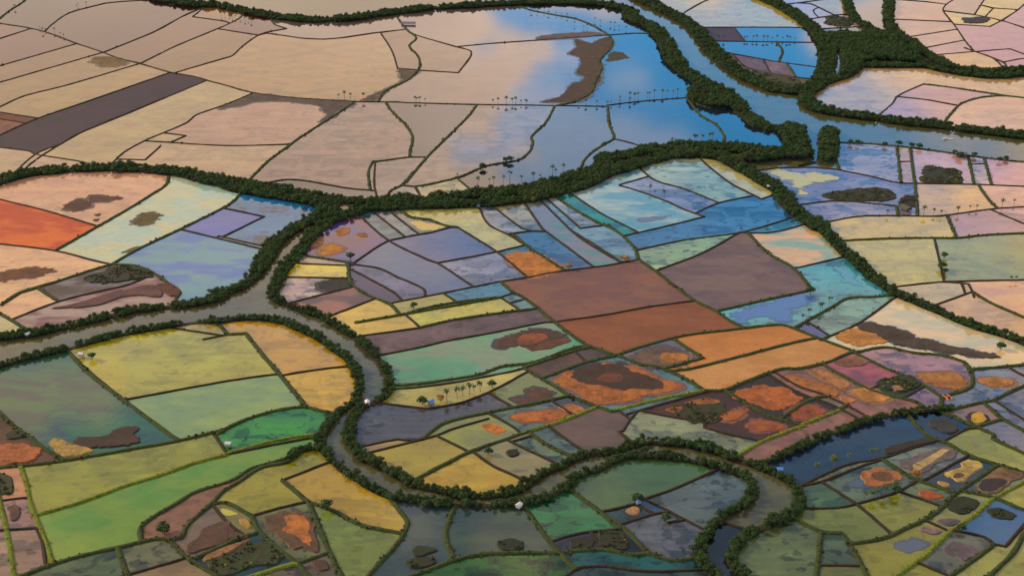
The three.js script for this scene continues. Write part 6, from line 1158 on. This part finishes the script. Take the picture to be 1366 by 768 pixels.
const leafMaterial = new THREE.MeshStandardMaterial({ vertexColors: true, roughness: 0.85, side: THREE.DoubleSide });
const barkMaterial = new THREE.MeshStandardMaterial({ vertexColors: true, roughness: 0.95 });
const bark = [0.09, 0.07, 0.05];
const mangroveTone = (r) => { const k = 0.6 + 0.8 * r(); return [0.020 * k * (0.4 + 1.2 * r()), 0.056 * k, 0.006 * k]; };

const mangroves = [11, 12, 13, 14].map((seed) => {             // crowns of several lobes on prop roots
  const r = generator(seed), lobes = [[0, 5.2, 0, 2.3]], wood = [limb([[0, 0.8, 0], [0.2, 2.5, 0.1], [0, 5, 0]], 0.28, 0.1, bark)];
  for (let i = 0; i < 6; i++) {
    const f = i * 1.05 + r(), d = 1.5 + 0.9 * r(), y = 3.0 + 2.6 * r();
    lobes.push([Math.cos(f) * d, y, Math.sin(f) * d, 1.2 + 0.7 * r()]);
    wood.push(limb([[0, 1.6 + r(), 0], [Math.cos(f) * d * 0.6, y * 0.8, Math.sin(f) * d * 0.6], [Math.cos(f) * d, y, Math.sin(f) * d]], 0.12, 0.04, bark));
    if (i < 5) wood.push(limb([[0, 1.8, 0], [Math.cos(f) * 0.9, 1.1, Math.sin(f) * 0.9], [Math.cos(f) * 1.3, -0.4, Math.sin(f) * 1.3]], 0.09, 0.07, bark));
  }
  return { crown: foliage(seed * 7, lobes, 560, 0.36, mangroveTone), trunk: mergeGeometries(wood) };
});
const spots = [];                                              // x, y, z, scale, turn, variant
BELTS.forEach(([width, line], index) => {
  const L = curve(pairs(line), 3.2), wide = (z) => width * mix(0.36, 1.1, step(1150, 1900, -z));
  place(new THREE.Mesh(ridge(L, ([, z]) => wide(z) * 1.1, 0.55 + index * 0.004, 900 + index), dykeMaterial.m), 'creek_bank', { kind: 'structure', label: 'muddy creek bank under a belt of mangroves', category: 'bank' });
  L.forEach(([x, z], i) => {
    if (!i) return;
    const [px, pz] = L[i - 1], l = Math.hypot(x - px, z - pz) + 1e-6, nx = -(z - pz) / l, nz = (x - px) / l;
    const full = wide(z) * (0.62 + 0.75 * cloudNoise(x / 22, z / 22, 5, 3)), rows = Math.max(3, Math.round(full / 2.6));
    for (let t = 0; t < rows; t++) {
      if (noise(x / 11, z / 11, 31) < 0.2 && random() < 0.7) continue;
      const o = ((t + 0.15 + 0.7 * random()) / rows - 0.5) * full, k = random();
      spots.push([x + nx * o + (random() - 0.5) * 3, 0.3, z + nz * o + (random() - 0.5) * 3, (0.34 + 0.62 * random() * random() + 0.42 * noise(x / 24, z / 24, 9)) * mix(0.95, 1.25, step(1150, 1900, -z)), random() * 6.28, Math.floor(k * 4)]);
    }
  });
});
for (const { kind, P, top } of islets) {
  if (kind !== 'forest') continue;
  let x0 = 1e9, x1 = -1e9, z0 = 1e9, z1 = -1e9;
  for (const [x, z] of P) { x0 = Math.min(x0, x); x1 = Math.max(x1, x); z0 = Math.min(z0, z); z1 = Math.max(z1, z); }
  for (let x = x0; x < x1; x += 4.4) for (let z = z0; z < z1; z += 4.4) {
    const a = x + (random() - 0.5) * 4, b = z + (random() - 0.5) * 4;
    if (inside(P, a, b)) spots.push([a, top, b, 0.9 + 0.6 * random(), random() * 6.28, Math.floor(random() * 4)]);
  }
}
// what the frame shows, nearest first
const view = (x, z) => {
  const d = -z * Math.cos(0.4363) + 626 * Math.sin(0.4363), h = 626 * Math.cos(0.4363) + z * Math.sin(0.4363);
  return Math.abs(x / d) < 0.374 && Math.abs(h / d) < 0.208;
};
const ordered = spots.map((s) => [Math.hypot(s[0], 626, s[2]) + (view(s[0], s[2]) ? 0 : 1e6), s]).sort((a, b) => a[0] - b[0]).map((s) => s[1]);
ordered.slice(0, 300).forEach(([x, y, z, k, turn, v]) => {
  const t = new THREE.Group();
  const trunk = new THREE.Mesh(mangroves[v].trunk, barkMaterial), crown = new THREE.Mesh(mangroves[v].crown, leafMaterial);
  trunk.name = 'trunk'; crown.name = 'crown';
  t.add(trunk, crown);
  t.position.set(x, y, z); t.scale.set(k * (0.8 + 0.4 * random()), k * (0.75 + 0.6 * random() * random()), k * (0.8 + 0.4 * random())); t.rotation.y = turn;
  place(t, 'mangrove_tree', { label: 'dark green mangrove tree in the dense belt along the dark lower creek', category: 'tree', group: 'mangrove trees along the lower creek' });
});
const dummy = new THREE.Object3D(), paint = new THREE.Color();
mangroves.forEach(({ trunk, crown }, v) => {
  const rest = ordered.slice(300).filter((s) => s[5] === v);
  const m = new THREE.InstancedMesh(mergeGeometries([crown, trunk]), leafMaterial, rest.length);
  rest.forEach(([x, y, z, k, turn], i) => {
    dummy.position.set(x, y, z); dummy.rotation.set(0, turn, 0); dummy.scale.set(k * (0.8 + 0.4 * random()), k * (0.75 + 0.6 * random() * random()), k * (0.8 + 0.4 * random())); dummy.updateMatrix();
    m.setMatrixAt(i, dummy.matrix);
    const q = 0.65 + 0.4 * noise(x / 20, z / 20, 2) + 0.45 * random() * random();
    m.setColorAt(i, paint.setRGB(q * (0.85 + 0.35 * noise(x / 60, z / 60, 4)), q, q));
  });
  place(m, 'mangrove_forest', { kind: 'stuff', label: 'dense dark green mangrove forest lining the creeks and river', category: 'forest' });
});
{
  const lobes = [[0, 0.7, 0, 0.8], [0.6, 0.5, 0.3, 0.6], [-0.5, 0.5, 0.4, 0.6], [0, 0.4, -0.6, 0.6]];
  const bush = foliage(77, lobes, 70, 0.34, (r) => { const k = 0.7 + 0.6 * r(); return [k, k, k]; });
  for (const kind of ['d', 'b', 'y']) {
    const list = tufts.filter((t) => t[4] === kind);
    const m = new THREE.InstancedMesh(bush, leafMaterial, list.length);
    list.forEach(([x, y, z, s], i) => {
      dummy.position.set(x, y, z); dummy.rotation.set(0, random() * 6.28, 0); dummy.scale.set(s, s * (0.8 + 0.5 * random()), s); dummy.updateMatrix();
      m.setMatrixAt(i, dummy.matrix);
      const q = 0.7 + 0.6 * random(), y2 = kind === 'y';
      m.setColorAt(i, y2 ? paint.setRGB(0.30 * q * (0.5 + random()), 0.23 * q, 0.015) : paint.setRGB(0.036 * q * (0.6 + 1.1 * random()), 0.05 * q, 0.010 * q));
    });
    place(m, 'dyke_scrub', { kind: 'stuff', label: { d: 'scattered low scrub on the bare earth dykes', b: 'dark green scrub on the broad dykes and islets', y: 'yellow green grass tufts on the bright dykes' }[kind], category: 'scrub' });
  }
}

// coconut palms in rows on the dykes
const palms = [21, 22, 23].map((seed) => {
  const r = generator(seed), lean = (r() - 0.5) * 1.6, h = 8.2 + 1.2 * r();
  const trunk = limb([[0, -0.3, 0], [lean * 0.3, h * 0.5, 0.1], [lean, h, 0]], 0.26, 0.15, [0.12, 0.10, 0.08]);
  const pos = [], col = [];
  for (let i = 0; i < 15; i++) {
    const f = i * 2.4 + r() * 0.5, up = 0.9 - 1.1 * (i / 15) + 0.2 * r(), L = 3.1 + 0.8 * r();
    const cx = Math.cos(f), cz = Math.sin(f), pts = [];
    for (let j = 0; j <= 5; j++) { const t = j / 5; pts.push([lean + cx * L * t * (1 - 0.15 * t), h + L * (up * t - 0.75 * t * t), cz * L * t * (1 - 0.15 * t)]); }
    const k = 0.7 + 0.6 * r();
    for (let j = 0; j < 5; j++) for (const s of [-1, 1]) {     // leaflets as two drooping blades either side of the rib
      const w0 = 0.62 * Math.sin(Math.PI * Math.min(1, (j + 0.3) / 5.2)), w1 = 0.62 * Math.sin(Math.PI * Math.min(1, (j + 1.3) / 6.2));
      const A = pts[j], B = pts[j + 1], C = [B[0] - cz * w1 * s, B[1] - 0.45 * w1, B[2] + cx * w1 * s], D = [A[0] - cz * w0 * s, A[1] - 0.45 * w0, A[2] + cx * w0 * s];
      for (const p of [A, B, C, A, C, D]) { pos.push(...p); col.push(0.045 * k, 0.08 * k, 0.02 * k); }
    }
  }
  const crown = new THREE.BufferGeometry();
  crown.setAttribute('position', new THREE.Float32BufferAttribute(pos, 3));
  crown.setAttribute('color', new THREE.Float32BufferAttribute(col, 3));
  crown.computeVertexNormals();
  return { trunk, crown };
});
const palmRows = {
  row_far_river: 'coconut palm in the row on the dyke of the blue pond beside the wide river',
  row_bend_pond: 'coconut palm in the row between the ponds inside the river bend',
  row_blue_pond: 'coconut palm at the edge of the bright blue pond above the creek',
  row_long_dyke: 'coconut palm on the long straight dyke across the peach ponds',
  row_creek: 'coconut palm standing in the pale blue pond along the mangrove creek',
  row_right_dyke: 'lone tall palm on a thin dyke between pink and yellow ponds',
  row_dark_pond: 'coconut palm on the dyke beside the dark blue narrow pond',
  row_yellow_pond: 'palm in the row behind the blue hut on the yellow pond dyke',
  row_lilac_pond: 'small palm on the dykes between the blue and lilac ponds',
  row_curved_dyke: 'palm beside the curved dyke of the blue and teal pond',
  row_island_pond: 'slender palm in the row below the ring shaped orange mud bank',
  row_top_bank: 'small palm along the winding bank of the far peach pond',
  row_top_shore: 'small palm along the shore below the far mangrove belt',
  row_left_dyke: 'small palm on the dyke crossing of the far peach ponds',
};
PALMS.forEach(([row, x, z], i) => {
  const { trunk, crown } = palms[i % 3], t = new THREE.Group(), k = 0.6 + 0.65 * random();
  const a = new THREE.Mesh(trunk, barkMaterial), b = new THREE.Mesh(crown, leafMaterial);
  a.name = 'trunk'; b.name = 'crown'; t.add(a, b);
  const low = row === 'row_top_bank' || row === 'row_top_shore' || row === 'row_left_dyke' ? 0.75 : 1;
  t.position.set(x + (random() - 0.5) * 5, 0.4, z + (random() - 0.5) * 2); t.scale.set(k * low * (0.9 + 0.3 * random()), k * low, k * low); t.rotation.y = random() * 6.28;
  place(t, 'palm_tree', { label: palmRows[row], category: 'palm', group: palmRows[row].replace('coconut palm', 'coconut palms').slice(0, 60) });
});

// single broad trees standing on the dykes
const broad = [31, 32, 33].map((seed) => {
  const r = generator(seed), lobes = [[0, 5.0, 0, 2.4]], wood = [limb([[0, -0.3, 0], [0.15, 1.6, 0], [0, 4.2, 0]], 0.35, 0.15, bark)];
  for (let i = 0; i < 7; i++) {
    const f = i * 0.9 + r(), d = 1.6 + 0.9 * r(), y = 3.0 + 2.6 * r();
    lobes.push([Math.cos(f) * d, y, Math.sin(f) * d, 1.3 + 0.6 * r()]);
    wood.push(limb([[0, 2 + r(), 0], [Math.cos(f) * d * 0.5, y * 0.85, Math.sin(f) * d * 0.5], [Math.cos(f) * d, y, Math.sin(f) * d]], 0.15, 0.05, bark));
  }
  return { lobes, trunk: mergeGeometries(wood), seed };
});
const crowns = broad.map(({ lobes, seed }) => ({
  round: foliage(seed, lobes, 480, 0.5, mangroveTone),
  rust: foliage(seed, lobes, 420, 0.5, (r) => { const k = 0.6 + 0.8 * r(); return [0.32 * k, 0.17 * k * (0.7 + 0.5 * r()), 0.03 * k]; }),
}));
TREES.forEach(([kind, x, z], i) => {
  const { trunk } = broad[i % 3], t = new THREE.Group(), k = (kind === 'rust' ? 0.75 : 0.95) + 0.4 * random();
  const a = new THREE.Mesh(trunk, barkMaterial), b = new THREE.Mesh(crowns[i % 3][kind === 'rust' ? 'rust' : 'round'], leafMaterial);
  a.name = 'trunk'; b.name = 'crown'; t.add(a, b);
  t.position.set(x, 0.5, z); t.scale.set(k * 1.1, k * 0.9, k * 1.1); t.rotation.y = random() * 6.28;
  place(t, kind === 'rust' ? 'orange_tree' : 'broadleaf_tree', kind === 'rust'
    ? { label: 'small tree with orange yellow leaves alone on a pond dyke', category: 'tree', group: 'orange leaved trees on the dykes' }
    : kind === 'bank' ? { label: 'round dark green tree on the river bank above the pink ponds', category: 'tree', group: 'round trees on the bank of the wide river' }
    : kind === 'dyke' ? { label: 'dark bushy tree on the thin dyke between two pale yellow ponds', category: 'tree', group: 'bushy trees on the dyke of the pale yellow ponds' }
    : { label: 'round dark green broadleaf tree standing alone on a dyke among the ponds', category: 'tree', group: 'single round trees on the dykes' });
});

// ---------------------------------------------------------------- huts, boats, sluice
const paintOf = (r, g, b, rough = 0.7) => new THREE.MeshStandardMaterial({ color: new THREE.Color(r, g, b), roughness: rough });
const colours = {
  white: [paintOf(0.5, 0.5, 0.48), paintOf(0.55, 0.55, 0.55, 0.45)],
  blue: [paintOf(0.30, 0.33, 0.36), paintOf(0.06, 0.20, 0.62, 0.45)],
  red: [paintOf(0.62, 0.55, 0.50), paintOf(0.26, 0.05, 0.04)],
  dark: [paintOf(0.08, 0.08, 0.12), paintOf(0.09, 0.08, 0.14)],
  thatch: [paintOf(0.10, 0.08, 0.05), paintOf(0.07, 0.06, 0.04)],
  bluegrey: [paintOf(0.40, 0.45, 0.60), paintOf(0.16, 0.12, 0.22)],
};
const timber = paintOf(0.10, 0.08, 0.06), opening = paintOf(0.02, 0.02, 0.025);
function named(o, name, parent) { o.name = name; parent.add(o); return o; }
function gable(w, d, h, over) {
  const s = new THREE.Shape([[-w / 2 - over, 0], [w / 2 + over, 0], [w / 2 + over, 0.12], [0, h + 0.12], [-w / 2 - over, 0.12]].map((p) => new THREE.Vector2(...p)));
  return new THREE.ExtrudeGeometry(s, { depth: d + over * 2, bevelEnabled: false }).translate(0, 0, -d / 2 - over);
}
function hut(look, x, z, w, d, turn) {
  const t = new THREE.Group(), [wall, roof] = colours[look];
  for (const [sx, sz] of [[-1, -1], [1, -1], [-1, 1], [1, 1]]) named(new THREE.Mesh(new THREE.CylinderGeometry(0.12, 0.12, 2.2, 6).translate(sx * (w / 2 - 0.25), 0.2, sz * (d / 2 - 0.25)), timber), 'stilt', t);
  named(new THREE.Mesh(new THREE.BoxGeometry(w + 0.6, 0.16, d + 0.6).translate(0, 1.38, 0), timber), 'floor', t);
  named(new THREE.Mesh(new THREE.BoxGeometry(w, 2.2, d).translate(0, 2.56, 0), wall), 'wall', t);
  named(new THREE.Mesh(gable(w, d, 1.3, 0.5).translate(0, 3.68, 0), roof), 'roof', t);
  named(new THREE.Mesh(new THREE.BoxGeometry(0.8, 1.8, 0.08).translate(-w * 0.2, 2.38, d / 2 + 0.03), opening), 'door', t);
  named(new THREE.Mesh(new THREE.BoxGeometry(0.9, 0.8, 0.08).translate(w * 0.22, 2.7, d / 2 + 0.03), opening), 'window', t);
  t.position.set(x, 0.5, z); t.rotation.y = turn;
  return t;
}
const hutLabels = {
  bluegrey: ['long pale blue building with a dark roof on the far shore'],
  red: ['house with a dark red roof among the creek trees'],
  dark: ['dark purple roofed house between trees on the river bank'],
  thatch: ['low dark thatched shelter at the dyke crossing'],
  white: ['white walled hut beside the red roofed house', 'white hut on the dyke of the bright green pond', 'white hut at the foot of the mangrove belt above the dark ponds', 'white hut on the mangrove bank above the broad blue pond', 'white hut at the end of the double dyke by the yellow pond', 'white hut on the creek bank below the mud flats', 'white hut at the tip of the narrow creek bend'],
  blue: ['hut with a blue roof below the creek belt near the lilac pond', 'hut with a blue roof at the outer bend of the dark creek', 'hut with a blue roof beside the round tree on the yellow pond', 'hut with a blue roof at the corner of the small teal pond', 'hut with a blue roof on the dyke beside the violet ponds'],
};
const used = {};
BUILT.forEach(([what, x, z]) => {
  const [kind, look] = what.split(' ');
  if (kind === 'hut') {
    const k = used[look] = (used[look] ?? -1) + 1;
    const size = { bluegrey: [7, 26], red: [10, 12], dark: [9, 15], thatch: [9, 14] }[look] ?? [3.6, 4.4];
    place(hut(look, x, z, ...size, look === 'bluegrey' || look === 'red' || look === 'dark' ? 1.5 : 0.5 + k), 'hut', { label: hutLabels[look][k], category: 'hut' });
  } else if (kind === 'boat') {
    const k = used.boat = (used.boat ?? -1) + 1, t = new THREE.Group();
    const s = new THREE.Shape(); s.moveTo(-6, 0); s.lineTo(-6, 1.1); s.quadraticCurveTo(0, 1.5, 6, 1.2); s.quadraticCurveTo(9, 0.7, 10, 0); s.quadraticCurveTo(9, -0.7, 6, -1.2); s.quadraticCurveTo(0, -1.5, -6, -1.1); s.lineTo(-6, 0);
    named(new THREE.Mesh(new THREE.ExtrudeGeometry(s, { depth: 0.9, bevelEnabled: true, bevelSize: 0.2, bevelThickness: 0.2, bevelSegments: 1 }).rotateX(-Math.PI / 2), colours.white[1]), 'hull', t);
    named(new THREE.Mesh(new THREE.BoxGeometry(4, 1.2, 1.8).translate(-2, 1.7, 0), colours.white[0]), 'cabin', t);
    named(new THREE.Mesh(new THREE.BoxGeometry(4.6, 0.14, 2.3).translate(-2, 2.38, 0), k ? colours.blue[1] : colours.white[1]), 'roof', t);
    t.position.set(x, -0.3, z); t.rotation.y = [-0.1, 1.2, 0.2][k]; t.scale.setScalar([1, 0.45, 0.45][k]);
    place(t, 'boat', { label: ['white motor boat under way on the wide river', 'small boat moored by the mangrove bank near the forked dyke', 'small boat on the river below the peach pond'][k], category: 'boat' });
  } else {
    const t = new THREE.Group(), rust = paintOf(0.5, 0.16, 0.06);
    for (const s of [-1, 1]) named(new THREE.Mesh(new THREE.BoxGeometry(0.5, 2.6, 9).translate(s * 2.2, 0.7, 0), rust), 'wing_wall', t);
    named(new THREE.Mesh(new THREE.BoxGeometry(3.8, 1.6, 0.2).translate(0, 0.6, 0), timber), 'gate', t);
    named(new THREE.Mesh(new THREE.BoxGeometry(5.6, 0.2, 1.2).translate(0, 2.12, 0), rust), 'walkway', t);
    t.position.set(x, 0, z); t.rotation.y = 0.35;
    place(t, 'sluice_gate', { label: 'orange brown sluice gate in the dyke below the winding pond', category: 'sluice' });
  }
});

renderer.render(scene, camera);
